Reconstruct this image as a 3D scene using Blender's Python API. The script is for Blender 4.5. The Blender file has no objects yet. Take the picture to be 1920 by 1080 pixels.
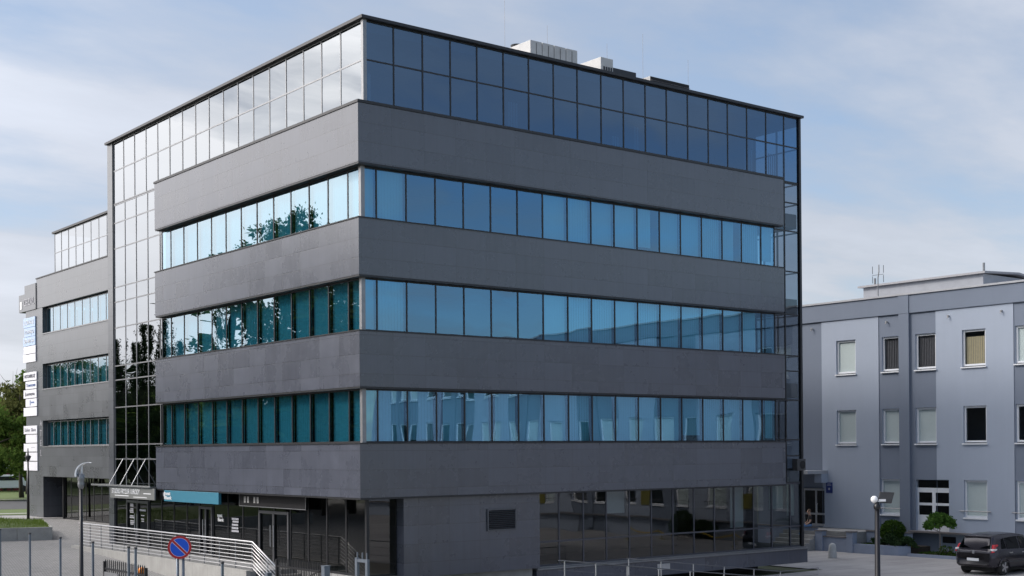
import bpy, math, random
from mathutils import Vector, Matrix
rnd = random.Random(7)
R = math.radians
sc = bpy.context.scene
COL = sc.collection

# ------------------------------------------------------------------ helpers
class MB:
    def __init__(self):
        self.v = []; self.f = []; self.m = []
    def poly(self, pts, m=0):
        n = len(self.v); self.v += [tuple(p) for p in pts]
        self.f.append(tuple(range(n, n + len(pts)))); self.m.append(m)
    def box(self, x0, x1, y0, y1, z0, z1, m=0):
        if x0 > x1: x0, x1 = x1, x0
        if y0 > y1: y0, y1 = y1, y0
        if z0 > z1: z0, z1 = z1, z0
        n = len(self.v)
        self.v += [(x0,y0,z0),(x1,y0,z0),(x1,y1,z0),(x0,y1,z0),(x0,y0,z1),(x1,y0,z1),(x1,y1,z1),(x0,y1,z1)]
        for q in ((3,2,1,0),(4,5,6,7),(0,1,5,4),(1,2,6,5),(2,3,7,6),(3,0,4,7)):
            self.f.append(tuple(n+i for i in q)); self.m.append(m)
    def obox(self, c, ax, ay, az, m=0):
        c = Vector(c); ax = Vector(ax); ay = Vector(ay); az = Vector(az); n = len(self.v)
        for sx, sy, sz in ((-1,-1,-1),(1,-1,-1),(1,1,-1),(-1,1,-1),(-1,-1,1),(1,-1,1),(1,1,1),(-1,1,1)):
            self.v.append(tuple(c + ax*sx + ay*sy + az*sz))
        for q in ((3,2,1,0),(4,5,6,7),(0,1,5,4),(1,2,6,5),(2,3,7,6),(3,0,4,7)):
            self.f.append(tuple(n+i for i in q)); self.m.append(m)
    def prism(self, pts, z0, z1, m=0):
        n = len(self.v); k = len(pts)
        self.v += [(p[0],p[1],z0) for p in pts] + [(p[0],p[1],z1) for p in pts]
        self.f.append(tuple(n+i for i in reversed(range(k)))); self.m.append(m)
        self.f.append(tuple(n+k+i for i in range(k))); self.m.append(m)
        for i in range(k):
            j = (i+1) % k
            self.f.append((n+i, n+j, n+k+j, n+k+i)); self.m.append(m)
    def tube(self, pts, r, seg=8, m=0, caps=True):
        pts = [Vector(p) for p in pts]
        rs = r if isinstance(r, (list, tuple)) else [r]*len(pts)
        rings = []
        for i, p in enumerate(pts):
            d = (pts[min(i+1,len(pts)-1)] - pts[max(i-1,0)])
            d = d.normalized() if d.length > 1e-9 else Vector((0,0,1))
            up = Vector((0,0,1)) if abs(d.z) < .9 else Vector((1,0,0))
            a = d.cross(up).normalized(); b = a.cross(d)
            n = len(self.v)
            for k in range(seg):
                t = 2*math.pi*k/seg
                self.v.append(tuple(p + a*math.cos(t)*rs[i] + b*math.sin(t)*rs[i]))
            rings.append(n)
        for i in range(len(rings)-1):
            for k in range(seg):
                k2 = (k+1) % seg
                self.f.append((rings[i]+k, rings[i+1]+k, rings[i+1]+k2, rings[i]+k2)); self.m.append(m)
        if caps:
            self.f.append(tuple(rings[0]+k for k in range(seg))); self.m.append(m)
            self.f.append(tuple(rings[-1]+k for k in reversed(range(seg)))); self.m.append(m)
    def lathe(self, prof, seg=20, c=(0,0,0), m=0):
        n = len(self.v)
        for r, z in prof:
            for k in range(seg):
                t = 2*math.pi*k/seg
                self.v.append((c[0]+r*math.cos(t), c[1]+r*math.sin(t), c[2]+z))
        for i in range(len(prof)-1):
            for k in range(seg):
                k2 = (k+1) % seg
                self.f.append((n+i*seg+k, n+i*seg+k2, n+(i+1)*seg+k2, n+(i+1)*seg+k)); self.m.append(m)
        self.f.append(tuple(n+k for k in reversed(range(seg)))); self.m.append(m)
        self.f.append(tuple(n+(len(prof)-1)*seg+k for k in range(seg))); self.m.append(m)
    def mesh(self, name, mats, smooth=False):
        me = bpy.data.meshes.new(name)
        me.from_pydata(self.v, [], self.f)
        for mt in (mats if isinstance(mats, (list, tuple)) else [mats]): me.materials.append(mt)
        if isinstance(mats, (list, tuple)) and len(mats) > 1: me.polygons.foreach_set('material_index', self.m)
        if smooth: me.polygons.foreach_set('use_smooth', [True]*len(me.polygons))
        me.update(); return me

def obj(name, mb, mats, parent=None, smooth=False, bevel=0):
    me = mb.mesh(name, mats, smooth) if isinstance(mb, MB) else mb
    o = bpy.data.objects.new(name, me); COL.objects.link(o)
    if parent is not None:
        o.parent = parent
        base = Vector((0,0,0)); p = parent
        while p is not None: base += p.location; p = p.parent
        o.location = -base if parent.get('wc') else Vector((0,0,0))
    if bevel:
        b = o.modifiers.new('bevel', 'BEVEL'); b.width = bevel; b.segments = 2; b.limit_method = 'ANGLE'
    return o
def tag(o, label, cat, group=None):
    o['label'] = label; o['category'] = cat
    if group: o['group'] = group
    return o
def kind(o, k):
    o['kind'] = k; return o
def thing(name, label, cat, loc=(0,0,0), rz=0, group=None, wc=False):
    """Empty at the base of a thing; wc: its parts are written in world coordinates."""
    o = bpy.data.objects.new(name, None); COL.objects.link(o); o.location = loc; o.rotation_euler[2] = rz
    o.empty_display_size = .2
    if wc: o['wc'] = 1
    return tag(o, label, cat, group)
def wcpart(name, mb, mats, parent, **k):
    """A part (or sub-part) of a world-coordinate thing."""
    o = obj(name, mb, mats, None, **k)
    o.parent = parent
    if parent.type == 'EMPTY' and parent.parent is None: o.location = -Vector(parent.location)
    return o
def dup(root, loc, rz=None, label=None, scale=None):
    r = root.copy(); COL.objects.link(r); r.location = loc
    if rz is not None: r.rotation_euler[2] = rz
    if scale: r.scale = (scale[0], scale[0], scale[1])
    if label: r['label'] = label
    for ch in list(root.children):
        c = ch.copy(); COL.objects.link(c); c.parent = r
        for g in ch.children:
            d = g.copy(); COL.objects.link(d); d.parent = c
    return r

# ------------------------------------------------------------------ materials
class NT:
    def __init__(self, name):
        self.mat = bpy.data.materials.new(name); self.mat.use_nodes = True
        self.t = self.mat.node_tree; self.t.nodes.clear()
        self.out = self.t.nodes.new('ShaderNodeOutputMaterial')
    def n(self, typ, ins=None, **props):
        nd = self.t.nodes.new(typ)
        for k, v in props.items(): setattr(nd, k, v)
        for k, v in (ins or {}).items():
            s = nd.inputs[k]
            if hasattr(v, 'is_output') or isinstance(v, bpy.types.NodeSocket): self.t.links.new(v, s)
            else: s.default_value = v
        return nd
    def math(self, op, a, b=None, c=None, clamp=False):
        nd = self.t.nodes.new('ShaderNodeMath'); nd.operation = op; nd.use_clamp = clamp
        for i, v in enumerate((a, b, c)):
            if v is None: continue
            if isinstance(v, bpy.types.NodeSocket): self.t.links.new(v, nd.inputs[i])
            else: nd.inputs[i].default_value = v
        return nd.outputs[0]
    def mix(self, f, a, b, blend='MIX'):
        nd = self.t.nodes.new('ShaderNodeMix'); nd.data_type = 'RGBA'; nd.blend_type = blend
        for i, v in ((0, f), (6, a), (7, b)):
            if isinstance(v, bpy.types.NodeSocket): self.t.links.new(v, nd.inputs[i])
            else: nd.inputs[i].default_value = v if not isinstance(v, tuple) else (*v, 1)[:4]
        return nd.outputs[2]
    def noise(self, vec, scale, detail=4, rough=.55, out=0):
        return self.n('ShaderNodeTexNoise', {'Vector': vec, 'Scale': scale, 'Detail': detail, 'Roughness': rough}).outputs[out]
    def obj(self): return self.n('ShaderNodeTexCoord').outputs['Object']
    def bsdf(self, **ins):
        b = self.n('ShaderNodeBsdfPrincipled')
        for k, v in ins.items():
            k = k.replace('_', ' ')
            s = b.inputs[k]
            if isinstance(v, bpy.types.NodeSocket): self.t.links.new(v, s)
            elif isinstance(v, tuple) and len(v) == 3: s.default_value = (*v, 1)
            else: s.default_value = v
        self.t.links.new(b.outputs[0], self.out.inputs[0]); return b
    def ramp(self, f, lo, hi):
        nd = self.n('ShaderNodeMapRange', {'Value': f, 'From Min': lo, 'From Max': hi}); nd.clamp = True
        return nd.outputs[0]

def plain(name, col, rough=.6, metal=0.0, var=.12, scale=6, bump=0.0, spec=.5):
    t = NT(name); P = t.obj()
    n1 = t.noise(P, scale, 5); n2 = t.noise(P, scale*9, 3)
    f = t.math('ADD', t.math('MULTIPLY', n1, .7), t.math('MULTIPLY', n2, .3))
    c = t.mix(t.ramp(f, .3, .7), tuple(x*(1-var) for x in col), tuple(min(1, x*(1+var)) for x in col))
    kw = dict(Base_Color=c, Roughness=rough, Metallic=metal)
    if bump:
        kw['Normal'] = t.n('ShaderNodeBump', {'Height': n2, 'Strength': bump, 'Distance': .01}).outputs[0]
    b = t.bsdf(**kw); b.inputs['Specular IOR Level'].default_value = spec
    return t.mat

def cladding(name, col, rough, lx, lz, z0, ox=0.0, spec=.5, tone=.11):
    """Stone tiles: one tone per tile, thin dark joints, a fine grain and faint streaks."""
    t = NT(name); P = t.obj(); s = t.n('ShaderNodeSeparateXYZ', {0: P})
    u = t.math('DIVIDE', t.math('ADD', t.math('ADD', s.outputs[0], s.outputs[1]), ox), lx)
    w = t.math('DIVIDE', t.math('SUBTRACT', s.outputs[2], z0), lz)
    cu, cw = t.math('FLOOR', u), t.math('FLOOR', w)
    idv = t.n('ShaderNodeCombineXYZ', {0: cu, 1: cw}).outputs[0]
    wn = t.n('ShaderNodeTexWhiteNoise', {'Vector': idv}).outputs['Value']
    fu = t.math('ABSOLUTE', t.math('SUBTRACT', t.math('FRACT', u), .5))
    fw = t.math('ABSOLUTE', t.math('SUBTRACT', t.math('FRACT', w), .5))
    ju = t.ramp(fu, .5-.014/lx, .5-.008/lx); jw = t.ramp(fw, .5-.015/lz, .5-.008/lz)
    j = t.math('MAXIMUM', t.math('MULTIPLY', ju, .75), jw)
    g = t.noise(P, 55, 3); big = t.noise(P, 1.1, 5, .6)
    st = t.noise(t.n('ShaderNodeMapping', {'Vector': P, 'Scale': (8, 8, .4)}).outputs[0], 1.0, 5)
    k = t.math('ADD', t.math('MULTIPLY', t.math('SUBTRACT', wn, .5), tone*2),
               t.math('ADD', t.math('MULTIPLY', t.math('SUBTRACT', g, .5), .14), t.math('ADD', t.math('MULTIPLY', t.math('SUBTRACT', big, .5), .45), t.math('MULTIPLY', t.math('SUBTRACT', st, .5), .5))))
    k = t.math('ADD', k, 1.0)
    c = t.mix(1.0, col, t.n('ShaderNodeCombineColor', {0: k, 1: k, 2: k}).outputs[0], 'MULTIPLY')
    c = t.mix(t.math('MULTIPLY', j, .45), c, tuple(x*.2 for x in col))
    
    ro = t.math('ADD', rough, t.math('ADD', t.math('MULTIPLY', t.math('SUBTRACT', wn, .5), .03), t.math('MULTIPLY', t.math('SUBTRACT', big, .5), .12)))
    nb = t.n('ShaderNodeBump', {'Height': t.math('SUBTRACT', t.math('MULTIPLY', g, .12), j), 'Strength': .2, 'Distance': .003}).outputs[0]
    b = t.bsdf(Base_Color=c, Roughness=ro, Normal=nb); b.inputs['Specular IOR Level'].default_value = spec; b.inputs['IOR'].default_value = 1.5
    return t.mat

def glass(name, tint, rcol, r0, ior=1.55, gain=1.0):
    """Coated sun-protection glass: tinted see-through mixed with a clear mirror whose share grows towards grazing angles."""
    t = NT(name)
    ge = t.n('ShaderNodeNewGeometry')
    cs = t.math('ABSOLUTE', t.n('ShaderNodeVectorMath', {0: ge.outputs['Incoming'], 1: ge.outputs['Normal']}, operation='DOT_PRODUCT').outputs['Value'])
    f0 = ((ior-1)/(ior+1))**2
    fr = t.math('ADD', f0, t.math('MULTIPLY', t.math('POWER', t.math('SUBTRACT', 1.0, cs, clamp=True), 5.0), 1-f0))
    fac = t.math('ADD', r0, t.math('MULTIPLY', fr, (1-r0)*gain), clamp=True)
    white = t.math('DIVIDE', t.math('MULTIPLY', fr, gain), t.math('MAXIMUM', fac, .01), clamp=True)
    rc = t.mix(white, rcol, (1, 1, 1))
    gl = t.n('ShaderNodeBsdfGlossy', {'Color': rc, 'Roughness': 0.0})
    tr = t.n('ShaderNodeBsdfTransparent', {'Color': (*tint, 1)})
    mx = t.n('ShaderNodeMixShader', {0: fac, 1: tr.outputs[0], 2: gl.outputs[0]})
    t.t.links.new(mx.outputs[0], t.out.inputs[0]); return t.mat

M = {}
M['granite_l'] = cladding('grey granite', (.064,.071,.096), .28, 1.235, .6, 14.1, spec=.85)
M['granite_w'] = cladding('grey granite of the far wing', (.080,.086,.10), .29, 1.25, .62, 14.2, spec=.85)
M['coping'] = plain('dark coping metal', (.03,.03,.035), .45, .3)
M['alu_dark'] = plain('dark anodised aluminium', (.032,.033,.038), .4, .5)
M['alu_mid'] = plain('grey anodised aluminium', (.24,.245,.26), .4, .6)
M['alu_door'] = plain('dull door aluminium', (.09,.092,.10), .45, .4)
M['alu_ramp'] = plain('dull ramp railing steel', (.10,.105,.12), .4, .5)
M['alu_rampost'] = plain('ramp post steel', (.30,.31,.33), .4, .5)
M['alu_light'] = plain('brushed steel', (.48,.49,.51), .35, .75)
M['steel_white'] = plain('polished stainless rail', (.62,.62,.64), .3, .6)
M['g_blue'] = glass('blue coated glass', (.37,.74,.88), (.20,.52,.83), .26)
M['g_teal'] = glass('blue green coated glass', (.16,.44,.54), (.44,.74,.94), .22, gain=1.35)
M['g_navy'] = glass('dark coated glass', (.14,.24,.34), (.24,.56,.98), .15, gain=1.0)
M['g_clear'] = glass('clear shop glass', (.20,.22,.22), (.9,.95,1), .02)
M['g_window'] = glass('plain window glass', (.93,.95,.95), (1,1,1), .0)
M['interior'] = plain('dim office interior', (.06,.065,.07), .8)
M['slab'] = plain('ceiling and floor slab', (.12,.12,.12), .8)
M['dark'] = plain('shade black for openings', (.012,.012,.014), .8)  # near-black colour stands in for the shade inside openings and recesses
M['concrete'] = plain('pale concrete', (.34,.335,.32), .85, var=.2, scale=2.5, bump=.3)
M['concrete_d'] = plain('grey concrete', (.30,.295,.29), .85, var=.25, scale=2, bump=.3)
M['white_metal'] = plain('off white sheet metal', (.46,.46,.46), .6, .0, var=.14, scale=1.5)
M['white_paint'] = plain('white paint', (.72,.73,.75), .5, var=.05)
M['white_pvc'] = plain('white window frame', (.72,.74,.78), .4, var=.04)
M['black_paint'] = plain('black painted steel', (.012,.012,.015), .35, .2)
M['post_blue'] = plain('blue grey galvanised post', (.13,.155,.19), .45, .4)
def render_mat(name, col):
    t = NT(name); P = t.obj()
    st = t.noise(t.n('ShaderNodeMapping', {'Vector': P, 'Scale': (3,3,.22)}).outputs[0], 1.0, 6, .6); n = t.noise(P, .5, 5, .6); g = t.noise(P, 60, 2)
    k = t.math('ADD', .86, t.math('ADD', t.math('MULTIPLY', st, .09), t.math('ADD', t.math('MULTIPLY', n, .14), t.math('MULTIPLY', g, .06))))
    c = t.mix(1.0, col, t.n('ShaderNodeCombineColor', {0: k, 1: k, 2: k}).outputs[0], 'MULTIPLY')
    nb = t.n('ShaderNodeBump', {'Height': g, 'Strength': .25, 'Distance': .006}).outputs[0]
    t.bsdf(Base_Color=c, Roughness=.9, Normal=nb); return t.mat
M['wall_light'] = render_mat('pale blue render', (.325,.37,.455)); M['wall_dark'] = render_mat('slate blue render', (.165,.195,.255))
M['socle'] = plain('blue grey plinth render', (.27,.31,.4), .9, var=.1, scale=1.5, bump=.2)
M['cap_stone'] = plain('brown grey cap slab', (.16,.15,.155), .8, var=.15)
M['roof_grey'] = plain('roof membrane', (.3,.3,.32), .8)
M['roof_white'] = plain('pale roof parapet', (.36,.37,.40), .7, var=.12, scale=2)
M['teal_sign'] = plain('turquoise sign face', (.032,.17,.25), .5, var=.05)
M['sign_grey'] = plain('grey frosted sign face', (.19,.195,.195), .3, var=.08)
M['sign_dark'] = plain('black sign box', (.010,.010,.012), .6, spec=.2)
M['text_white'] = plain('white lettering', (.75,.76,.78), .5, var=.02)
M['text_dark'] = plain('dark lettering', (.14,.14,.17), .5)
M['text_blue'] = plain('blue lettering', (.09,.16,.36), .5)
M['text_grey'] = plain('grey lettering', (.38,.38,.42), .5)
M['panel_white'] = plain('white sign panel', (.74,.74,.8), .45, var=.03)
M['panel_blue'] = plain('pale blue banner', (.42,.54,.74), .5, var=.06)
M['sign_red'] = plain('red sign enamel', (.42,.02,.03), .35, var=.05)
M['sign_blue'] = plain('blue sign enamel', (.01,.09,.62), .35, var=.05)
M['navy'] = plain('navy plate', (.012,.03,.16), .4)
M['orange'] = plain('amber plastic', (.75,.24,.03), .3)
M['carpaint'] = plain('dark violet grey car paint', (.036,.034,.044), .22, .35, var=.05, spec=.7)
M['car_glass'] = glass('dark car glass', (.1,.12,.13), (.8,.9,1), .0, gain=.55)
M['plastic'] = plain('dark grey plastic', (.05,.05,.055), .6)
M['rubber'] = plain('black rubber', (.012,.012,.012), .8)
M['rim'] = plain('alloy rim', (.45,.45,.47), .35, .7)
M['tail_red'] = plain('red lamp plastic', (.5,.02,.03), .2)
M['lamp_white'] = plain('white lamp plastic', (.8,.8,.82), .25, var=.02)
M['yellow'] = plain('yellow notice', (.20,.18,.03), .6)
M['skin'] = plain('skin', (.5,.3,.22), .6, var=.06)
M['black_cloth'] = plain('black cotton', (.012,.012,.014), .9)
M['denim'] = plain('blue denim', (.13,.25,.46), .85, var=.15, scale=20)
M['hair'] = plain('light brown hair', (.12,.08,.05), .7)
M['bark'] = plain('bark', (.06,.05,.042), .9, var=.35, scale=5, bump=.6)
M['bark_pale'] = plain('pale bark', (.22,.19,.17), .9, var=.3, scale=8, bump=.4)
M['soil'] = plain('soil', (.05,.04,.03), .95, var=.3)
M['brick_red'] = plain('dark red cladding', (.12,.02,.02), .7)

def leaf_mat(name, a, b, trans=.25):
    t = NT(name)
    r = t.n('ShaderNodeObjectInfo').outputs['Random']
    isl = t.n('ShaderNodeNewGeometry').outputs['Random Per Island']
    P = t.obj(); n = t.noise(P, .7, 3)
    f = t.math('ADD', t.math('MULTIPLY', isl, .55), t.math('MULTIPLY', n, .45))
    c = t.mix(t.ramp(f, .15, .8), a, b)
    d = t.n('ShaderNodeBsdfDiffuse', {'Color': c}); g = t.n('ShaderNodeBsdfTranslucent', {'Color': c})
    m = t.n('ShaderNodeMixShader', {0: trans, 1: d.outputs[0], 2: g.outputs[0]})
    t.t.links.new(m.outputs[0], t.out.inputs[0]); return t.mat
M['leaf'] = leaf_mat('mid green leaves', (.05,.09,.02), (.13,.20,.045), .42)
M['leaf_olive'] = leaf_mat('olive spring leaves', (.07,.08,.03), (.16,.17,.06), .4)
M['leaf_dark'] = leaf_mat('dark evergreen needles', (.018,.036,.016), (.05,.085,.035), .25)
M['leaf_bright'] = leaf_mat('bright garden leaves', (.04,.10,.02), (.12,.22,.05))
M['leaf_box'] = leaf_mat('clipped evergreen leaves', (.02,.05,.01), (.07,.12,.025), .15)
M['grass_blade'] = leaf_mat('grass blades', (.07,.13,.02), (.20,.26,.06))

def blind_mat():
    t = NT('vertical blind fabric'); P = t.obj()
    c = t.mix(t.n('ShaderNodeObjectInfo').outputs['Random'], (.66,.68,.70), (.84,.85,.86))
    d = t.n('ShaderNodeBsdfDiffuse', {'Color': c}); g = t.n('ShaderNodeBsdfTranslucent', {'Color': c})
    m = t.n('ShaderNodeMixShader', {0: .25, 1: d.outputs[0], 2: g.outputs[0]})
    t.t.links.new(m.outputs[0], t.out.inputs[0]); return t.mat
M['blind'] = blind_mat()
M['blind_ochre'] = plain('ochre blind fabric', (.40,.35,.24), .9, var=.1)
M['blind_grey'] = plain('dark grey blind fabric', (.09,.09,.105), .9, var=.2)
M['roller'] = plain('pale green roller blind', (.56,.62,.63), .9, var=.03)

def paver_mat(name, a, b, bw, bh):
    t = NT(name); P = t.obj()
    br = t.n('ShaderNodeTexBrick', {'Vector': t.n('ShaderNodeMapping', {'Vector': P, 'Rotation': (0,0,R(12))}).outputs[0], 'Color1': (*a,1), 'Color2': (*b,1), 'Mortar': (*[x*.45 for x in a],1), 'Scale': 1.0, 'Mortar Size': .012, 'Brick Width': bw, 'Row Height': bh, 'Bias': 0.0})
    n = t.noise(P, .35, 5); n2 = t.noise(P, 14, 4)
    k = t.math('ADD', .72, t.math('ADD', t.math('MULTIPLY', n, .32), t.math('MULTIPLY', n2, .22)))
    c = t.mix(1.0, br.outputs[0], t.n('ShaderNodeCombineColor', {0: k, 1: k, 2: k}).outputs[0], 'MULTIPLY')
    nb = t.n('ShaderNodeBump', {'Height': t.math('SUBTRACT', n2, br.outputs[1]), 'Strength': .4, 'Distance': .008}).outputs[0]
    t.bsdf(Base_Color=c, Roughness=.85, Normal=nb); return t.mat
M['paver'] = paver_mat('grey concrete pavers', (.215,.212,.212), (.285,.28,.278), .2, .1)
M['terrace'] = paver_mat('terrace slabs', (.22,.22,.22), (.28,.28,.28), .4, .4)
def ground_mat(name, a, b, s1, s2, bump=.4):
    t = NT(name); P = t.obj(); n = t.noise(P, s1, 6, .6); n2 = t.noise(P, s2, 4)
    f = t.math('ADD', t.math('MULTIPLY', n, .6), t.math('MULTIPLY', n2, .4))
    nb = t.n('ShaderNodeBump', {'Height': n2, 'Strength': bump, 'Distance': .01}).outputs[0]
    t.bsdf(Base_Color=t.mix(t.ramp(f, .3, .7), a, b), Roughness=.9, Normal=nb); return t.mat
def yard_mat():
    t = NT('worn concrete paved yard'); P = t.obj(); s = t.n('ShaderNodeSeparateXYZ', {0: P})
    n = t.noise(P, .22, 6, .62); n2 = t.noise(P, 40, 3); st = t.noise(t.n('ShaderNodeMapping', {'Vector': P, 'Rotation': (0,0,R(20)), 'Scale': (.18,1.4,1)}).outputs[0], 1.0, 5, .6)
    f = t.math('ADD', t.math('MULTIPLY', n, .5), t.math('ADD', t.math('MULTIPLY', n2, .2), t.math('MULTIPLY', st, .3)))
    c = t.mix(t.ramp(f, .36, .62), (.25,.235,.235), (.45,.43,.42))
    for k in (0, 1):
        d = t.math('ABSOLUTE', t.math('SUBTRACT', t.math('FRACT', t.math('DIVIDE', s.outputs[k], 3.0)), .5))
        c = t.mix(t.math('MULTIPLY', t.ramp(d, .488, .496), .45), c, (.10,.095,.09))
    sp_ = t.ramp(t.noise(P, 1.3, 2), .66, .74); c = t.mix(t.math('MULTIPLY', sp_, .45), c, (.10,.098,.095))
    nb = t.n('ShaderNodeBump', {'Height': n2, 'Strength': .3, 'Distance': .01}).outputs[0]
    t.bsdf(Base_Color=c, Roughness=.85, Normal=nb); return t.mat
M['asphalt'] = yard_mat()
M['road'] = ground_mat('road asphalt', (.05,.05,.052), (.075,.075,.078), .3, 30)
M['lawn'] = ground_mat('lawn', (.05,.085,.018), (.11,.15,.035), .25, 25)
M['ground'] = ground_mat('bare earth and grass', (.05,.065,.025), (.09,.10,.045), .05, 8)

# ------------------------------------------------------------------ camera
FPX, PX, PY, EYE = 2472.25, 960.0, 831.585, 5.1
cam_loc = Vector((-21.41537, -34.96258, EYE))
a_, b_, c_ = .664266137, -.00475047419, -.00718740621
ca, sa = math.cos(a_), math.sin(a_)
M0 = Matrix(((ca, -sa, 0), (0, 0, -1), (sa, ca, 0)))
Pm = Matrix(((1,0,0),(0,math.cos(b_),-math.sin(b_)),(0,math.sin(b_),math.cos(b_))))
Qm = Matrix(((math.cos(c_),-math.sin(c_),0),(math.sin(c_),math.cos(c_),0),(0,0,1)))
Rm = Qm @ Pm @ M0
cd = bpy.data.cameras.new('camera'); cam = bpy.data.objects.new('camera', cd); COL.objects.link(cam)
right, up, back = Rm[0], -Rm[1], -Rm[2]
cam.matrix_world = Matrix(((right[0],up[0],back[0],cam_loc[0]),(right[1],up[1],back[1],cam_loc[1]),(right[2],up[2],back[2],cam_loc[2]),(0,0,0,1)))
cd.sensor_width = 36; cd.lens = FPX/1920*36; cd.shift_x = 0; cd.shift_y = (PY-540)/1920
cd.clip_start = .2; cd.clip_end = 6000
sc.camera = cam

# ------------------------------------------------------------------ sky and sun
SUN_AZ, SUN_EL = -50.0, 36.0           # azimuth from +Y towards +X
sd = Vector((math.sin(R(SUN_AZ))*math.cos(R(SUN_EL)), math.cos(R(SUN_AZ))*math.cos(R(SUN_EL)), math.sin(R(SUN_EL))))
sl = bpy.data.lights.new('sun', 'SUN'); sl.energy = 2.0; sl.angle = R(7); sl.color = (1.0, .93, .85)
so = bpy.data.objects.new('sun', sl); COL.objects.link(so); so.rotation_euler = sd.to_track_quat('Z', 'Y').to_euler()
so.location = sd*200
w = bpy.data.worlds.new('World'); sc.world = w; w.use_nodes = True
t = NT.__new__(NT); t.t = w.node_tree; t.t.nodes.clear()
wout = t.t.nodes.new('ShaderNodeOutputWorld')
sky = t.t.nodes.new('ShaderNodeTexSky'); sky.sky_type = 'NISHITA'; sky.sun_disc = False
sky.sun_elevation = R(SUN_EL); sky.sun_rotation = R(SUN_AZ); sky.air_density = 1.0; sky.dust_density = .5; sky.ozone_density = 3.0
bg1 = t.n('ShaderNodeBackground', {'Color': sky.outputs[0], 'Strength': .15})
D = t.n('ShaderNodeTexCoord').outputs['Generated']
s = t.n('ShaderNodeSeparateXYZ', {0: D})
zz = t.math('ADD', t.math('MAXIMUM', s.outputs[2], 0.0), .12)
uv = t.n('ShaderNodeCombineXYZ', {0: t.math('DIVIDE', s.outputs[0], zz), 1: t.math('DIVIDE', s.outputs[1], zz), 2: .37}).outputs[0]
CLOUD_SHIFT = (7.7, .9, 0)
uvr = t.n('ShaderNodeMapping', {'Vector': uv, 'Rotation': (0,0,R(-35)), 'Scale': (.6, 1.0, 1.0), 'Location': CLOUD_SHIFT}).outputs[0]
n1 = t.noise(uvr, 1.25, 9, .56)
n2 = t.noise(uvr, .42, 3, .5)
glow = t.math('POWER', t.math('MAXIMUM', t.n('ShaderNodeVectorMath', {0: D, 1: tuple(sd)}, operation='DOT_PRODUCT').outputs['Value'], 0.0), 4.0)
low = t.math('POWER', t.math('SUBTRACT', 1.0, t.math('MAXIMUM', s.outputs[2], 0.0), clamp=True), 5.0)
nn = t.math('ADD', t.math('MULTIPLY', n1, .6), t.math('MULTIPLY', n2, .4))
bias = t.n('ShaderNodeVectorMath', {0: D, 1: (math.sin(R(-15)), math.cos(R(-15)), 0)}, operation='DOT_PRODUCT').outputs['Value']
nn = t.math('ADD', nn, t.math('ADD', t.math('MULTIPLY', glow, .02), t.math('ADD', t.math('MULTIPLY', bias, .045), t.math('MULTIPLY', t.math('MULTIPLY', low, t.ramp(bias, -.3, .6)), .13))))
cov = t.ramp(nn, .445, .555)
cov = t.math('POWER', cov, .9)
cv = t.math('ADD', .60, t.math('ADD', t.math('MULTIPLY', t.ramp(n1, .40, .66), .22), t.math('MULTIPLY', glow, 4.6)))
ctint = t.mix(t.math('MULTIPLY', glow, 1.6, clamp=True), t.mix(low, (.90,.955,1.07), (1.0,.975,1.02)), (1.05,1.0,.96))
cc = t.mix(1.0, ctint, t.n('ShaderNodeCombineColor', {0: cv, 1: cv, 2: cv}).outputs[0], 'MULTIPLY')
bg2 = t.n('ShaderNodeBackground', {'Color': cc, 'Strength': 1.0})
bgv = t.n('ShaderNodeBackground', {'Color': (.56, .65, .80, 1), 'Strength': 1.0})
m1 = t.n('ShaderNodeMixShader', {0: t.math('MULTIPLY', t.ramp(bias, -.5, .8), .58), 1: bg1.outputs[0], 2: bgv.outputs[0]})
mx = t.n('ShaderNodeMixShader', {0: t.math('MULTIPLY', cov, t.math('ADD', .72, t.math('MULTIPLY', glow, .5), clamp=True)), 1: m1.outputs[0], 2: bg2.outputs[0]})
t.t.links.new(mx.outputs[0], wout.inputs[0])
sc.view_settings.view_transform = 'Standard'; sc.view_settings.look = 'None'
sc.view_settings.exposure = 0.0; sc.view_settings.gamma = 1.0; sc.view_settings.use_curve_mapping = False

# ------------------------------------------------------------------ ground
def smooth(a, b, x):
    x = max(0, min(1, (x-a)/(b-a))); return x*x*(3-2*x)
def prof(y):
    pts = [(-5,0),(3,.05),(9,.34),(12.6,.56),(15.7,.79),(20.4,.98),(23,1.05),(26,1.07),(60,1.07)]
    if y <= pts[0][0]: return 0
    for (a,za),(b,zb) in zip(pts, pts[1:]):
        if y <= b: return za + (zb-za)*(y-a)/(b-a)
    return 1.07
def gh(x, y): return prof(y)*(1-smooth(4, 14, x-.45*max(0, y-20)))
def sheet(name, xs, ys, dz, mat, hf=gh):
    mb = MB(); nx = len(xs)
    for y in ys:
        for x in xs: mb.v.append((x, y, hf(x, y)+dz))
    for j in range(len(ys)-1):
        for i in range(nx-1):
            mb.f.append((j*nx+i, j*nx+i+1, (j+1)*nx+i+1, (j+1)*nx+i)); mb.m.append(0)
    return kind(obj(name, mb, mat, smooth=True), 'structure')
gx = [-4000,-1000,-300,-120,-60,-40,-30,-22,-16,-10,-5,-1.15,2,4,6,8,10,12,14,18,24,34,45,60,90,150,400,1200,4000]
gy = [-4000,-900,-250,-100,-60,-40,-30,-20,-12,-5,-2,1,3,6,9,11,12.6,14,15.7,18,20.4,23,26,30,34,38,42,50,60,70,80,95,115,140,180,260,500,1200,4000]
sheet('ground', gx, gy, -.03, M['ground'])
sheet('pavement', [-32,-26,-20,-14,-8,-4,-1.16], [-12,-5,-2,1,3,6,9,11,12.6,14,15.7,18,20.4], .004, M['paver'])
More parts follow.
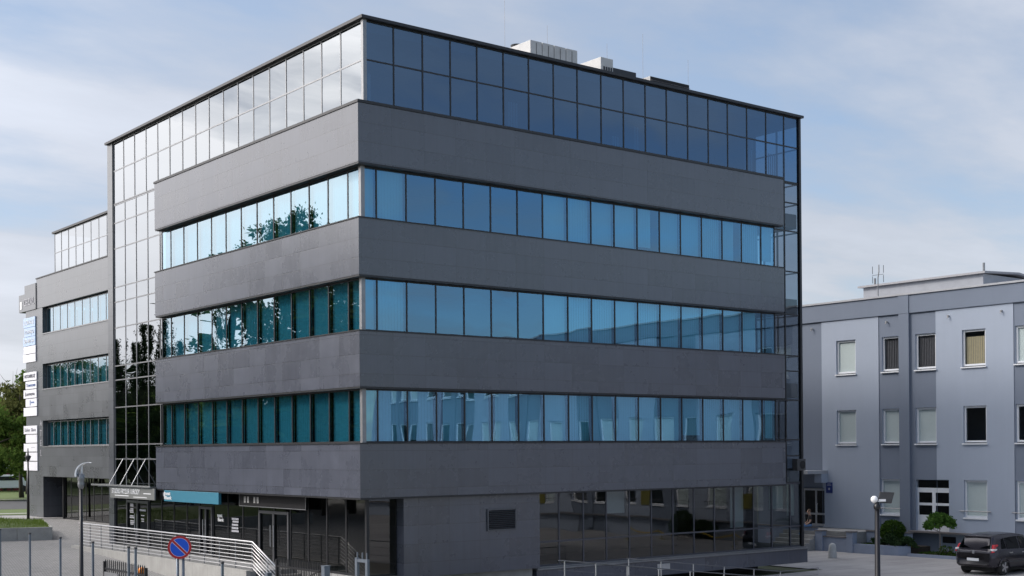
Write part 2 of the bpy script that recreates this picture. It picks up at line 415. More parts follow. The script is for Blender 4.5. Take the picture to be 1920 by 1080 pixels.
sheet('plaza', [-32,-26,-20,-14,-8,-4,-1.16,2,4,6.1,12], [20.4,23,26,30,34,38,42,46,50,56,62], .004, M['paver'], lambda x, y: prof(y))
sheet('yard', [5,8,12,18,24,29,33.0], [-60,-40,-20,-10,-5,-2,.3], .012, M['asphalt'], lambda x, y: 0)
sheet('yard_passage', [22.6,26,29,33.0], [.3,3,6,12,20,30], .012, M['asphalt'], lambda x, y: 0)
# bands of road, lawn and path beyond the plaza, laid across the view to the left
def strip(name, d0, d1, z, mat, half=42, az=19):
    f = Vector((math.sin(R(az)), math.cos(R(az)), 0)); r = Vector((f.y, -f.x, 0)); mb = MB()
    base = Vector((cam_loc.x, cam_loc.y, 0))
    mb.poly([base+f*d0-r*half+Vector((0,0,z)), base+f*d0+r*half*.25+Vector((0,0,z)), base+f*d1+r*half*.25+Vector((0,0,z)), base+f*d1-r*half+Vector((0,0,z))])
    return kind(obj(name, mb, mat), 'structure')
strip('footpath', 86, 91, 1.10, M['concrete_d'])
strip('kerb', 91, 92.0, 1.20, M['concrete'])
strip('verge', 92, 101, 1.09, M['lawn'])
strip('road', 101, 119, 1.10, M['road'])
strip('kerb', 119, 119.6, 1.2, M['concrete'])
strip('lawn', 119.6, 220, 1.13, M['lawn'], half=90)

# ------------------------------------------------------------------ office building
H1 = 18.72
office = thing('office_building', 'large dark office block with wraparound granite bands, blue ribbon windows and a glazed top floor', 'office building', (10, 12, 0), wc=True)
W = lambda n, mb, m, p=office, **k: wcpart(n, mb, m, p, **k)
def pane(parent, axis, u0, u1, z0, z1, c, mat, sgn=-1, amp=.0022, name='pane'):
    """One sheet of glass with the slight bow and tilt real units have. axis 'x': plane X=c, u is Y; 'y': plane Y=c, u is X."""
    mb = MB(); N = 8
    bow = rnd.uniform(-1, 1)*amp; tu = rnd.uniform(-1, 1)*amp*.8; tz = rnd.uniform(-1, 1)*amp*.5; tw = rnd.uniform(-1, 1)*amp*.5
    for j in range(N+1):
        for i in range(N+1):
            a, b = i/N*2-1, j/N*2-1
            d = c + bow*(1-a*a)*(1-b*b*.8) + tu*a + tz*b + tw*a*b
            u = u0+(u1-u0)*i/N; z = z0+(z1-z0)*j/N
            mb.v.append((d, u, z) if axis == 'x' else (u, d, z))
    for j in range(N):
        for i in range(N):
            q = (j*(N+1)+i, j*(N+1)+i+1, (j+1)*(N+1)+i+1, (j+1)*(N+1)+i)
            mb.f.append(q if axis == 'y' else q[::-1]); mb.m.append(0)
    return W(name, mb, mat, parent, smooth=True)
def blind(parent, axis, u0, u1, z0, z1, c, mat, ang=28, pitch=.11):
    mb = MB(); n = max(1, int((u1-u0)/pitch)); pw = (u1-u0)/n
    for i in range(n):
        a = u0+i*pw; b = a+pw*1.02; dd = math.sin(R(ang))*pw*.5 + rnd.uniform(-.004, .004)*min(1, ang/20)
        p = [(a, -dd), (b, dd)]
        q = [(p[0][0], c+p[0][1], z0), (p[1][0], c+p[1][1], z0), (p[1][0], c+p[1][1], z1), (p[0][0], c+p[0][1], z1)]
        mb.poly([(y, x, z) if axis == 'x' else (x, y, z) for x, y, z in q])
    return W('blind', mb, mat, parent)
def grid_frame(parent, axis, us, zs, c, w=.052, d=.07, mat=None, out=.016, name='frame'):
    """Mullions run through; transoms butt between them, 3 mm further back."""
    mb = MB()
    def bx(u0, u1, z0, z1, o):
        if axis == 'x': mb.box(c-out+o, c+d-out-o, u0, u1, z0, z1)
        else: mb.box(u0, u1, c-out+o, c+d-out-o, z0, z1)
    for u in us: bx(u-w/2, u+w/2, zs[0], zs[-1], 0)
    for a, b in zip(us, us[1:]):
        for k, z in enumerate(zs):
            h = w/2
            za, zb = (z, z+w*.9) if k == 0 else ((z-w*.9, z) if k == len(zs)-1 else (z-h, z+h))
            bx(a+w/2, b-w/2, za, zb, .003)
    return W(name, mb, mat or M['alu_dark'], parent)

BT = [5.32, 8.82, 12.33, 15.90]; BB = [3.64, 7.10, 10.57, 14.06]
band_lab = ['lowest, darkest granite band above the ground floor', None, None, 'top granite band under the glazed storey']
for k in range(4):
    mb = MB()
    mb.prism([(0,15.62),(0,0),(19.93,0),(19.93,.62),(.62,.62),(.62,15.62)], BB[k], BT[k])
    o = W('cladding_band', mb, M['granite_l'])
    if band_lab[k]: o['label'] = band_lab[k]
    # soffit flashing and sill
    s_ = MB(); s_.prism([(-.03,15.66),(-.03,-.03),(19.97,-.03),(19.97,.3),(.3,.3),(.3,15.66)], BT[k]+.001, BT[k]+(.085 if k == 3 else .035))
    W('coping' if k == 3 else 'sill', s_, M['coping'] if k == 3 else M['alu_dark'], o)
    s_ = MB(); s_.prism([(.012,15.6),(.012,.012),(19.9,.012),(19.9,.3),(.3,.3),(.3,15.6)], BB[k]-.06, BB[k]-.001)
    W('flashing', s_, M['alu_dark'], o)
MLl = [.30,1.09,2.33,3.57,4.81,6.05,7.29,8.52,9.76,10.98,12.22,13.46,14.68,15.55]
MLr = [.30,.82,1.94,3.07,4.20,5.33,6.47,7.59,8.71,9.82,10.94,12.08,13.22,14.33,15.47,16.61,17.72,18.86,19.66]
# which panes of each right-hand ribbon have blinds: 1 full, .5 half width, 0 none
pat = [[1,1,1,.7,1,.8,1,1,1,1,1,1,1,1,1,1,1,.6], [1,1,0,0,0,0,0,1,1,1,1,1,1,1,1,1,.8,0], [.8,1,0,0,0,0,0,1,.9,1,1,.7,1,1,1,.7,1,1]]
for k in range(3):
    z0, z1 = BT[k]+.036, BB[k+1]-.061
    g = .28
    r = bpy.data.objects.new('ribbon_window', None); COL.objects.link(r); r.parent = office; r.location = -Vector(office.location)
    r['label'] = ['lowest', 'middle', 'top'][k] + ' blue ribbon window on the shaded long side'
    grid_frame(r, 'y', MLr, [z0, z1], g)
    for i, (a, b) in enumerate(zip(MLr, MLr[1:])):
        pane(r, 'y', a+.02, b-.02, z0+.03, z1-.03, g, M['g_blue'])
        p = pat[k][i]
        if p:
            lo = z0+.02 if rnd.random() < .8 else z0+rnd.uniform(.05,.25)
            u0, u1 = (a+.04, b-.04) if p == 1 else ((a+.04, a+(b-a)*p) if rnd.random() < .5 else (b-(b-a)*p, b-.04))
            blind(r, 'y', u0, u1, lo, z1-.03, g+.13, M['blind'], ang=rnd.choice([2, 3, 5]))
    r = bpy.data.objects.new('ribbon_window', None); COL.objects.link(r); r.parent = office; r.location = -Vector(office.location)
    r['label'] = ['lowest', 'middle', 'top'][k] + ' ribbon window on the side above the shops'
    grid_frame(r, 'x', MLl, [z0, z1], g)
    for i, (a, b) in enumerate(zip(MLl, MLl[1:])):
        pane(r, 'x', a+.02, b-.02, z0+.03, z1-.03, g, M['g_teal'])
        blind(r, 'x', a+.10, b-.05, z0+.02, z1-.03, g+.13, M['blind'], ang=rnd.choice([1, 2, 3]))
    # corner post, where the two ribbons meet
    mb = MB(); mb.box(.23, .37, .23, .37, z0, z1); W('corner_post', mb, M['alu_mid'])
    # room behind: floor and ceiling slabs and a dim back wall
# top storey glazing
TL = [.62,2.02,3.25,4.47,5.69,6.91,8.14,9.36,10.58,11.81,13.02,14.24,15.47,16.67,17.88,19.11,20.32,21.48]
TR = [.62,1.71,2.83,3.94,5.04,6.16,7.27,8.39,9.50,10.64,11.74,12.85,13.96,15.09,16.22,17.32,18.44,19.58,20.68,21.58]
def curtain(name, label, axis, us, zs, c, mat, fm, w=.05, bl=None):
    r = bpy.data.objects.new(name, None); COL.objects.link(r); r.parent = office; r.location = -Vector(office.location)
    r['label'] = label
    grid_frame(r, axis, us, zs, c, w=w, mat=fm)
    for a, b in zip(us, us[1:]):
        for za, zb in zip(zs, zs[1:]):
            pane(r, axis, a+.02, b-.02, za+.02, zb-.02, c, mat)
    return r
r = curtain('top_storey_glazing', 'dark blue glazing of the top storey on the shaded side', 'y', TR, [16.0, 17.47, H1], .6, M['g_navy'], M['alu_dark'])
for i, p in ((0, (.72,.98)), (5, (6.5,6.95)), (9, (11.35,11.7)), (10, (12.45,12.7)), (16, (18.5,19.0)), (17, (19.9,20.4))):
    blind(r, 'y', p[0], p[1], 16.05, 17.1 if i != 9 else 16.6, .8, M['blind'], ang=20)
M['g_stair'] = glass('neutral stair glass', (.14,.15,.15), (.76,.86,.97), .20, gain=1.35)
curtain('top_storey_glazing', 'sky reflecting glazing of the top storey above the shops', 'x', TL, [16.0, 17.47, H1], .6, M['g_stair'], M['alu_mid'])
ST = [16.5,17.75,18.98,20.20,21.46]
curtain('stair_glazing', 'tall glazed stair bay beside the granite pier', 'x', [15.4]+ST, [3.66,4.82,5.45,7.08,8.28,8.90,10.57,11.70,12.35,14.05,15.17,15.98], .6, M['g_stair'], M['alu_mid'])
curtain('end_glazing', 'narrow glazed strip at the far end of the shaded side', 'y', [19.45,20.68,21.58], [3.66,4.77,5.43,7.06,8.25,8.88,10.57,12.34,14.0,15.17,15.98], .6, glass('plain strip glass', (.45,.50,.55), (.55,.75,.95), .05), M['alu_dark'])
r = curtain('end_glazing', 'glazed return on the end wall', 'x', [.62,1.8,3.0], [3.66,5.43,7.06,8.88,10.57,12.34,14.0,15.17,16.0,17.47,H1], 21.62, glass('end glass', (.5,.58,.66), (.5,.7,.95), .1), M['alu_dark'])
# roof edge, pier, corner posts, end walls, floors
mb = MB(); mb.prism([(.42,22.08),(.42,.42),(21.74,.42),(21.74,.75),(.75,.75),(.75,22.08)], H1+.004, H1+.10); W('roof_coping', mb, M['coping'])
mb = MB(); mb.box(.75, 21.7, .75, 22.0, H1-.3, H1+.03); W('roof', mb, M['roof_grey'])
mb = MB(); mb.box(.54, 1.2, 21.49, 22.06, .9, H1+.002); W('pier', mb, M['granite_w'])
mb = MB(); mb.box(.53, .66, .53, .66, 16.0, H1); W('corner_post', mb, M['alu_mid'])
mb = MB(); mb.box(21.55, 21.67, .53, .66, 1.0, H1); W('corner_post', mb, M['alu_dark'])
mb = MB(); mb.box(21.3, 21.66, 3.02, 30, .0, H1); mb.box(1.2, 6.7, 22.0, 22.07, .5, H1); W('end_wall', mb, M['granite_w'])
mb = MB()
for z in (3.5, 7.0, 10.47, 13.98): mb.box(.66, 21.5, .66, 21.4, z+.16, z+.75)
mb.box(.66, 21.5, .66, 21.4, .6, 1.085); W('floor_slab', mb, M['slab'])
mb = MB()
for z0, z1 in ((4.3, 7.1), (7.8, 10.6), (11.3, 14.1), (14.8, 18.3), (1.1, 3.6)): mb.box(3.8, 17.6, 3.8, 21.3, z0, z1)
W('core_wall', mb, M['interior'])

# ground floor, shops side
GL = [.62,1.89,3.12,4.36,5.60,6.78,7.93,9.20,10.41,11.67,12.89,14.05,15.29,16.50,17.75,18.98,20.20,21.46]
r = curtain('shop_front', 'dark glazed shop front behind the ramp railing', 'x', GL, [1.105, 3.655], .62, M['g_clear'], M['alu_dark'], w=.07)
def door(u0, u1, z1, lab):
    d = MB(); um = (u0+u1)/2; c = .575
    for a, b in ((u0, u0+.09), (um-.05, um-.004), (um+.004, um+.05), (u1-.09, u1)): d.box(c-.02, c+.03, a, b, 1.11, z1)
    for a, b in ((u0+.09, um-.05), (um+.05, u1-.09)):
        d.box(c-.017, c+.027, a, b, z1-.1, z1); d.box(c-.017, c+.027, a, b, 1.11, 1.22)
    o = W('door', d, M['alu_door']); o['label'] = lab
    h = MB()
    for y in (um-.12, um+.12): h.tube([(c-.07, y, 1.75), (c-.07, y, 2.5)], .014, 6)
    W('handle', h, M['alu_light'], o)
door(5.66, 7.88, 3.0, 'grey double door of the right hand shop')
door(11.7, 12.86, 3.0, 'single shop door under the turquoise sign')
door(17.8, 20.15, 3.05, 'double door under the glass canopy')
def decal(pts, c=.585):
    mb = MB()
    for y0, y1, z0, z1 in pts: mb.box(c, c+.006, y0, y1, z0, z1)
    return W('door_lettering', mb, M['text_grey'])
decal([(19.35+rnd.uniform(0,.1), 19.75+rnd.uniform(0,.1), z, z+.05) for z in (2.86,2.79,2.66,2.59,2.52,2.36,2.29,2.15,2.08,2.01)])
decal([(18.1,18.75,2.62,2.7),(18.25,18.6,2.42,2.46),(18.3,18.6,2.27,2.31),(18.3,18.55,2.18,2.22)])
decal([(10.2+.55-.0,11.1,2.75,2.8)] and [(9.5+rnd.uniform(0,.08), 10.0+rnd.uniform(0,.1), z, z+.07) for z in (2.58,2.48,2.36,2.24,2.13)])
# ground floor, shaded side
curtain('shop_front', 'corner pane of the shop front beside the granite block', 'y', [.62,1.72], [1.105,3.655], .62, M['g_clear'], M['alu_dark'], w=.07)
mb = MB(); mb.box(.56,.66,.56,.66,.6,3.65); W('corner_post', mb, M['alu_dark'])
mb = MB(); mb.box(1.72, 7.30, .20, .75, 1.03, 3.66); o = W('granite_block', mb, M['granite_l'])
mb = MB(); mb.box(1.9, 7.2, .5, .9, 0, 1.03); W('granite_block_base', mb, M['concrete_d'])
lv = MB(); lv.box(5.05, 6.22, .185, .197, 2.42, 3.10, 0)
W('louvre_recess', lv, M['dark'], o)
lv = MB()
for i in range(10):
    z = 2.46+i*.062
    lv.obox((5.635, .165, z+.025), (.56,0,0), (0,.022,.012), (0,-.002,.004))
lv.box(5.02,5.07,.15,.197,2.39,3.13); lv.box(6.2,6.25,.15,.197,2.39,3.13); lv.box(5.07,6.2,.152,.197,3.08,3.13); lv.box(5.07,6.2,.152,.197,2.39,2.44)
W('louvre', lv, M['alu_ramp'], o)
GR = [7.33,8.52,9.65,10.76,11.90,13.02,14.15,15.28,16.41,17.54,18.67,19.78,20.91,21.58]
curtain('shop_front', 'long low glazed ground floor on the shaded side', 'y', GR, [1.03, 1.88, 3.655], .62, glass('shop glass of the long low front', (.42,.46,.47), (.9,.95,1), .02), plain('slate grey aluminium', (.075,.08,.10), .4, .4), w=.06)
mb = MB(); mb.box(7.32, 21.72, .40, 1.2, .38, .93); W('plinth_beam', mb, M['granite_l'])
mb = MB(); mb.box(7.31, 21.74, .34, .9, .935, .985); mb.box(7.31, 21.70, .46, .9, .99, 1.03); W('sill', mb, M['alu_mid'])
mb = MB(); mb.box(2, 20.7, 2.2, 2.6, -.05, .6); W('basement_wall', mb, M['dark'])
mb = MB(); mb.box(13.1,13.75,.385,.398,.58,.80); W('vent', mb, M['alu_light'])
# interior bits behind the shaded ground floor: pale roller blinds
for a, b, z in ((17.55,18.3,1.95),(19.85,20.7,2.6),(20.95,21.4,2.3),(11.0,11.85,2.75)):
    mb = MB(); mb.box(a, b, .82, .84, z, 3.6); W('roller_blind', mb, M['roller'])

WX = 6.15
for k, (z0, z1) in enumerate(((3.65,5.46),(7.12,9.02),(10.64,12.46),(14.17,16.02))):
    mb = MB(); mb.box(WX, WX+.9, 21.5, 48.6 if k == 3 else 47.55, z0, z1)
    o = W('wing_cladding_band', mb, M['granite_w'])
    mb = MB(); mb.box(WX-.04, WX+.4, 21.5, 48.66 if k == 3 else 47.55, z1+.001, z1+.07); W('coping', mb, M['coping'] if k == 3 else M['alu_mid'], o)
MLw = [22.7+1.245*i for i in range(21)]; MLw = [y for y in MLw if y < 47.4]+[47.5]
for k, (z0, z1) in enumerate(((5.53,7.06),(9.09,10.58),(12.53,14.11))):
    r = bpy.data.objects.new('ribbon_window', None); COL.objects.link(r); r.parent = office; r.location = -Vector(office.location)
    r['label'] = ['lowest', 'middle', 'top'][k] + ' ribbon window of the set back wing'
    us = [u for u in MLw if u > 33]
    grid_frame(r, 'x', us, [z0, z1], WX+.28, mat=M['alu_mid'])
    for a, b in zip(us, us[1:]):
        pane(r, 'x', a+.02, b-.02, z0+.03, z1-.03, WX+.28, M['g_teal'])
        blind(r, 'x', a+.1, b-.05, z0+.02, z1-.03, WX+.42, M['blind'], ang=2)
    mb = MB(); mb.box(WX+.03, WX+.05, 47.5, 50.7, z0-.07, z0-.069+.02)
us = [34.55+1.245*i for i in range(11)]; us = [u for u in us if u < 46.95]+[46.93]
curtain('top_storey_glazing', 'glazing of the top storey of the set back wing', 'x', us, [16.1, 17.5, 18.68], WX+.6, M['g_stair'], M['alu_mid'])
mb = MB(); mb.box(WX+.45, 16, 33, 47.05, 18.7, 18.82); W('roof_coping', mb, M['coping'])
curtain('wing_shop_front', 'ground floor glazing of the set back wing', 'x', [34.35+1.245*i for i in range(9)]+[45.35], [1.1, 3.66], WX+.62, M['g_clear'], M['alu_dark'], w=.07)
mb = MB()
mb.box(WX+.02, WX+3.9, 47.56, 50.72, 1.05, 14.16)
W('pylon_wall', mb, M['granite_w'])
mb = MB(); mb.box(WX-.05, WX+1.2, 48.61, 51.86, 14.17, 15.28); mb.box(WX-.048, WX+1.198, 48.62, 50.74, 15.281, 15.8); W('pylon_head', mb, M['granite_w'])
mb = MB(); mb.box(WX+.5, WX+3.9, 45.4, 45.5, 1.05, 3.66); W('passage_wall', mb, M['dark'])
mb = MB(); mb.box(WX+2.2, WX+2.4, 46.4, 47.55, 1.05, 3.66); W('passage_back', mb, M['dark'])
mb = MB()
for z in (3.75, 7.25, 10.75, 14.3): mb.box(WX+.95, 17, 22.1, 47.5, z, z+.8)
mb.box(WX+3.5, 17, 22.2, 47.4, 1.05, 18.6); W('wing_core', mb, M['interior'])

# ---- glass canopy over the stair door
cn = MB(); cn.box(-.26, .55, 15.6, 22.0, 3.70, 3.735); canopy = W('canopy', cn, glass('canopy glass', (.75,.82,.82), (.9,.95,1), .18)); canopy['label'] = 'glass canopy hung on three steel rods'
cn = MB()
for y in (16.5, 17.75, 18.98, 20.2, 21.3): cn.box(-.24, .55, y-.03, y+.03, 3.63, 3.698)
cn.box(-.29, -.262, 15.58, 22.02, 3.68, 3.75); W('canopy_frame', cn, M['alu_light'], canopy)
for y in (17.75, 18.98, 20.2):
    rd = MB(); rd.tube([(.56, y, 4.85), (.45, y, 4.82), (-.17, y, 3.74)], .018, 8); W('rod', rd, M['alu_rampost'], canopy)

# ------------------------------------------------------------------ lettering helper
def text_mesh(txt, size, depth=.01, bold=0.0):
    cu = bpy.data.curves.new('t', 'FONT'); cu.body = txt; cu.size = size; cu.extrude = depth; cu.offset = bold; cu.align_x = 'CENTER'; cu.align_y = 'CENTER'
    o = bpy.data.objects.new('t', cu); COL.objects.link(o)
    dg = bpy.context.evaluated_depsgraph_get(); me = bpy.data.meshes.new_from_object(o.evaluated_get(dg))
    bpy.data.objects.remove(o); return me
def lettering(txt, size, loc, mat, parent, width=None, name='lettering', bold=0.0):
    """On a wall facing -X: text runs towards -Y."""
    me = text_mesh(txt, size, .006, bold); me.materials.clear(); me.materials.append(mat)
    xs = [v.co.x for v in me.vertices]; wd = max(xs)-min(xs); k = width/wd if width else 1
    for v in me.vertices:
        x, y, z = v.co
        v.co = (-z, -x*k, y)
    o = bpy.data.objects.new(name, me); COL.objects.link(o); o.parent = parent; o.location = loc
    me.flip_normals() if False else None
    return o

# ---- signs
def panel(name, y0, y1, z0, z1, x, mat, label, d=.05, group=None, cat='sign'):
    r = thing(name, label, cat, (x, (y0+y1)/2, (z0+z1)/2), group=group)
    mb = MB(); mb.box(-d, 0, -(y1-y0)/2, (y1-y0)/2, -(z1-z0)/2, (z1-z0)/2); obj('panel', mb, mat, r, bevel=.008)
    return r
c_ = panel('shop_sign', 15.3, 20.0, 3.18, 3.64, -.15, M['sign_grey'], 'long grey frosted sign reading STUDIO FRYZUR I URODY under the glass canopy', .06)
lettering('STUDIO FRYZUR I URODY', .30, (-.068, .62, .06), M['text_white'], c_, width=3.0)
mb = MB(); mb.box(-.068,-.061,-2.0,-1.25,.0,.035); mb.box(-.068,-.061,.3,1.8,-.13,-.095); mb.box(-.068,-.061,-1.6,-.2,-.16,-.13); obj('small_print', mb, M['text_white'], c_)
c_ = panel('shop_sign', 9.95, 14.85, 3.16, 3.595, .12, M['teal_sign'], 'long turquoise shop sign with white words at its end, under the granite band', .12)
lettering('nest', .2, (-.128, 2.08, .09), M['text_white'], c_, width=.5, bold=.003)
lettering('Bank', .2, (-.128, 2.02, -.08), M['text_white'], c_, width=.62, bold=.003)
mb = MB(); mb.box(-.128,-.121,2.36,2.42,-.13,.16); obj('bar_mark', mb, M['text_white'], c_)
c_ = thing('door_sticker', 'white bank lettering stuck on the shop glass below the turquoise sign', 'sign', (.578, 11.05, 2.62))
lettering('nest', .2, (-.0, .0, .08), M['text_white'], c_, width=.42, bold=.003); lettering('Bank', .2, (0, -.08, -.08), M['text_white'], c_, width=.5, bold=.003)
c_ = panel('shop_sign', 4.0, 8.9, 3.13, 3.6, .40, M['sign_dark'], 'unlit black shop sign with a thin frame above the grey double door', .08)
mb = MB()
for a in ((-2.45,2.45,-.235,-.21),(-2.45,2.45,.21,.235)): mb.box(-.09,-.081,a[0],a[1],a[2],a[3])
for a in (-2.45,2.425): mb.box(-.089,-.081,a,a+.025,-.212,.212)
obj('frame', mb, M['alu_mid'], c_)
for a in (2.0,1.75,1.25,1.0):
    mb = MB(); mb.box(-.09,-.081,a-.07,a+.07,-.1,.12); obj('glyph', mb, M['concrete_d'], c_)
c_ = panel('shop_sign', 14.86, 15.55, 3.2, 3.62, .22, M['sign_dark'], 'small black box sign between the grey sign and the turquoise sign', .1)
mb = MB(); mb.box(-.11,-.101,-.1,.0,-.06,.08); obj('lettering', mb, M['text_grey'], c_)
# pylon boards
X0 = WX+.018
c_ = thing('pylon_sign', 'pale letters CEZAL beside a white square on the pylon head', 'sign', (WX-.052, 50.2, 14.65))
lettering('CEZAL', .62, (-.012, -.35, .05), M['text_grey'], c_, width=2.0)
mb = MB(); mb.box(-.015, 0, 1.05, 1.38, -.3, .2); obj('square_mark', mb, M['text_white'], c_)
c_ = thing('wall_letters', 'pale vertical letters ATEL on the stone strip beside the wing windows', 'sign', (WX+.018, 47.95, 6.0))
for i, ch in enumerate('ATEL'): lettering(ch, .55, (0, 0, .95-i*.62), M['text_grey'], c_, name='letter')
boards = [(48.75,51.0,13.10,13.72,'LOKALE','panel_blue','text_white','pale blue banner LOKALE, uppermost board on the pylon'),
 (48.75,50.8,12.52,13.08,'DO WYNAJECIA','panel_blue','text_white','pale blue banner under LOKALE on the pylon'),
 (48.75,51.05,11.93,12.50,'509-407-54','panel_blue','text_white','pale blue banner with the phone number on the pylon'),
 (48.7,51.0,11.42,11.90,'','panel_white',None,'blank white board just under the blue banners'),
 (48.7,51.1,10.88,11.38,'','panel_white',None,'blank white board second under the blue banners'),
 (48.55,51.03,9.72,10.24,'NOTARIUSZ','panel_white','text_dark','white board NOTARIUSZ on the pylon'),
 (48.55,50.65,9.18,9.66,'Transcom','panel_white','text_blue','white board with blue words under NOTARIUSZ'),
 (48.55,51.05,8.60,9.13,'Lumena','panel_white','text_dark','white board with a triangle mark on the pylon'),
 (48.52,50.65,8.05,8.55,'i','panel_white','text_blue','white board with a small blue mark on the pylon'),
 (48.52,51.05,7.46,8.00,'','panel_white',None,'blank white board, last of the upper row of white boards'),
 (48.5,51.06,6.32,6.84,'Dabex  Biuro','panel_white','text_grey','white board with two small grey words, first of the lower row'),
 (48.5,50.65,5.76,6.27,'','panel_white',None,'narrow blank white board, second of the lower row'),
 (48.5,51.06,5.20,5.71,'','panel_white',None,'wide white board with a thin dark line, third of the lower row'),
 (48.48,50.65,4.62,5.14,'','panel_white',None,'narrow blank white board behind the small lamp head'),
 (48.48,51.06,4.0,4.56,'','panel_white',None,'wide blank white board, lowest on the pylon')]
for (y0, y1, z0, z1, tx, bm, tm, lab) in boards:
    c_ = panel('pylon_board', y0, y1, z0, z1, WX+.014, M[bm], lab, .06, group='boards on the pylon')
    if tx and len(tx) > 1: lettering(tx, (z1-z0)*.62, (-.075, 0, 0), M[tm], c_, width=min((y1-y0)*.82, len(tx)*.3))
    elif tx:
        mb = MB(); mb.box(-.07,-.061,.1,.22,-.16,.16); mb.box(-.07,-.061,-.6,.0,-.03,.06); obj('mark', mb, M[tm], c_)
    if 'thin dark line' in lab:
        mb = MB(); mb.box(-.07,-.061,-.9,-.2,.0,.03); obj('mark', mb, M['text_grey'], c_)
    if 'triangle' in lab:
        mb = MB(); mb.prism([(0,0),(.28,0),(.14,.26)], 0, .009)
        mb.v = [(-.061-z, .95-x, y-.13) for x, y, z in mb.v]; obj('mark', mb, M['text_grey'], c_)

# ------------------------------------------------------------------ terrace, retaining wall, railings
tb = MB(); tb.box(-1.15, .55, 5.1, 21.6, -.2, 1.1); kind(obj('terrace', tb, M['terrace']), 'structure')
tb = MB(); tb.box(.55, 1.7, -.0, 5.1, -.2, 1.09); kind(obj('terrace_corner', tb, M['terrace']), 'structure')
def wall_mat():
    t = NT('board marked retaining concrete'); P = t.obj(); s = t.n('ShaderNodeSeparateXYZ', {0: P})
    f = t.math('ABSOLUTE', t.math('SUBTRACT', t.math('FRACT', t.math('DIVIDE', s.outputs[1], .62)), .5))
    j = t.ramp(f, .488, .496); n = t.noise(P, 2.2, 5); n2 = t.noise(P, 30, 3)
    c = t.mix(n, (.24,.235,.225), (.40,.395,.38)); c = t.mix(t.math('MULTIPLY', j, .6), c, (.1,.1,.1))
    nb = t.n('ShaderNodeBump', {'Height': n2, 'Strength': .3, 'Distance': .01}).outputs[0]
    t.bsdf(Base_Color=c, Roughness=.85, Normal=nb); return t.mat
rw = MB(); rw.box(-1.33, -1.16, 5.1, 21.6, -.2, 1.13)
tag(obj('retaining_wall', rw, wall_mat()), 'low pale concrete retaining wall under the long steel railing', 'wall')
stp = thing('stairs', 'concrete steps going down from the shop terrace behind the black gate', 'stairs', (-.3, 3.8, 0), wc=True)
for i in range(6):
    mb = MB(); mb.box(-1.15, .54, 5.098-.32*(i+1), 5.098-.32*i, -.1, 1.1-.165*(i+1)); wcpart('step', mb, M['concrete'], stp)
def railing(label, path, posts, h, nr, rr=.014, top=.026, group=None, sink=0, mat_rail=None, mt=None):
    mt = mt or M['steel_white']
    """path: foot points of the rail line; posts: points along it; rails run parallel."""
    r = thing('railing', label, 'railing', path[0], group=group, wc=True)
    mb = MB(); mb.tube([(p[0],p[1],p[2]+h) for p in path], top, 8); wcpart('handrail', mb, mt, r, smooth=True)
    for i in range(nr):
        z = h*(i+.75)/(nr+.55)
        mb = MB(); mb.tube([(p[0],p[1],p[2]+z) for p in path], rr, 6); wcpart('rail', mb, mt, r, smooth=True)
    for p in posts:
        mb = MB(); mb.tube([(p[0]+.02,p[1],p[2]-sink), (p[0]+.02,p[1],p[2]+h)], .019, 6); wcpart('post', mb, M['alu_mid'] if mat_rail is None else mat_rail, r)
    return r
rx = -1.08
pts = [(rx,21.3,1.12),(rx,5.13,1.12),(rx,3.2,.28)]
rail_l = railing('long polished steel railing of eight bars along the shop terrace', pts, [(rx,21.3-1.24*i,1.12) for i in range(13)]+[(rx,5.2,1.12),(rx,4.1,.67),(rx,3.22,.29)], .96, 7)
# ramp in front of the shaded side with two railings
def ramp_z(x): return max(0, 1.18-.1185*(x-2.6))
rp = MB(); 
rp.prism([(0,0)]*0 + [(2.6,-8.4),(12.6,-8.4),(12.6,-6.1),(2.6,-6.1)], -.1, .02)
rp.v = [(x, y, (ramp_z(x) if z > 0 else z)) for x, y, z in rp.v]
kind(obj('ramp', rp, M['concrete_d']), 'structure')
lam = lambda x, y: (x, y, ramp_z(x))
railing('steel railing on the building side of the wheelchair ramp', [lam(5.6,-6.0), lam(12.55,-6.0), (14.5,-6.0,0)], [lam(x,-6.0) for x in (5.65,7.0,8.4,9.8,11.2,12.5)]+[(14.45,-6,0)], 1.0, 3, .006, .014, mat_rail=M['alu_rampost'], mt=M['alu_ramp'])
railing('steel railing on the open side of the wheelchair ramp', [lam(.9,-8.4), lam(11.5,-8.4)], [lam(x,-8.4) for x in (1.1,2.2,3.35,4.55,5.8,7.2,8.6,10,11.4)], .80, 2, .006, .014, mat_rail=M['alu_rampost'], mt=M['alu_ramp'])

# ------------------------------------------------------------------ right-hand building
annex = thing('institute_building', 'three storey pale blue rendered building with slate blue strips and white windows', 'building', (36, -10, 0), wc=True)
A = lambda n, mb, m, p=annex, **k: wcpart(n, mb, m, p, **k)
AX = 33.0
wins = []       # (y0, y1, z0, z1, kind)
ROW = [(8.80,10.52),(5.25,6.98),(1.76,3.53)]
def bay(off, first=False):
    """One repeat of the facade, 7.28 m wide; returns windows and dark strips."""
    L = []
    for ri, (z0, z1) in enumerate(ROW):
        L.append((-.78+off, .42+off, z0, z1)) if ri else L.append((-.76+off, .46+off, z0, z1))
        L.append((-3.42+off, -2.24+off, z0, z1)); L.append((-5.34+off, -4.22+off, z0, z1))
    return L
W0 = []
for (z0, z1) in ROW[:2]:
    W0 += [(6.50,7.70,z0,z1), (3.84,4.92,z0,z1), (1.87,3.0,z0,z1)]
W0 += [(3.87,5.06,ROW[2][0],ROW[2][1])]
for k in range(7): W0 += bay(-7.28*k)
doors = [(1.22,3.04,1.0,3.53), (8.52,10.2,1.05,3.02)]
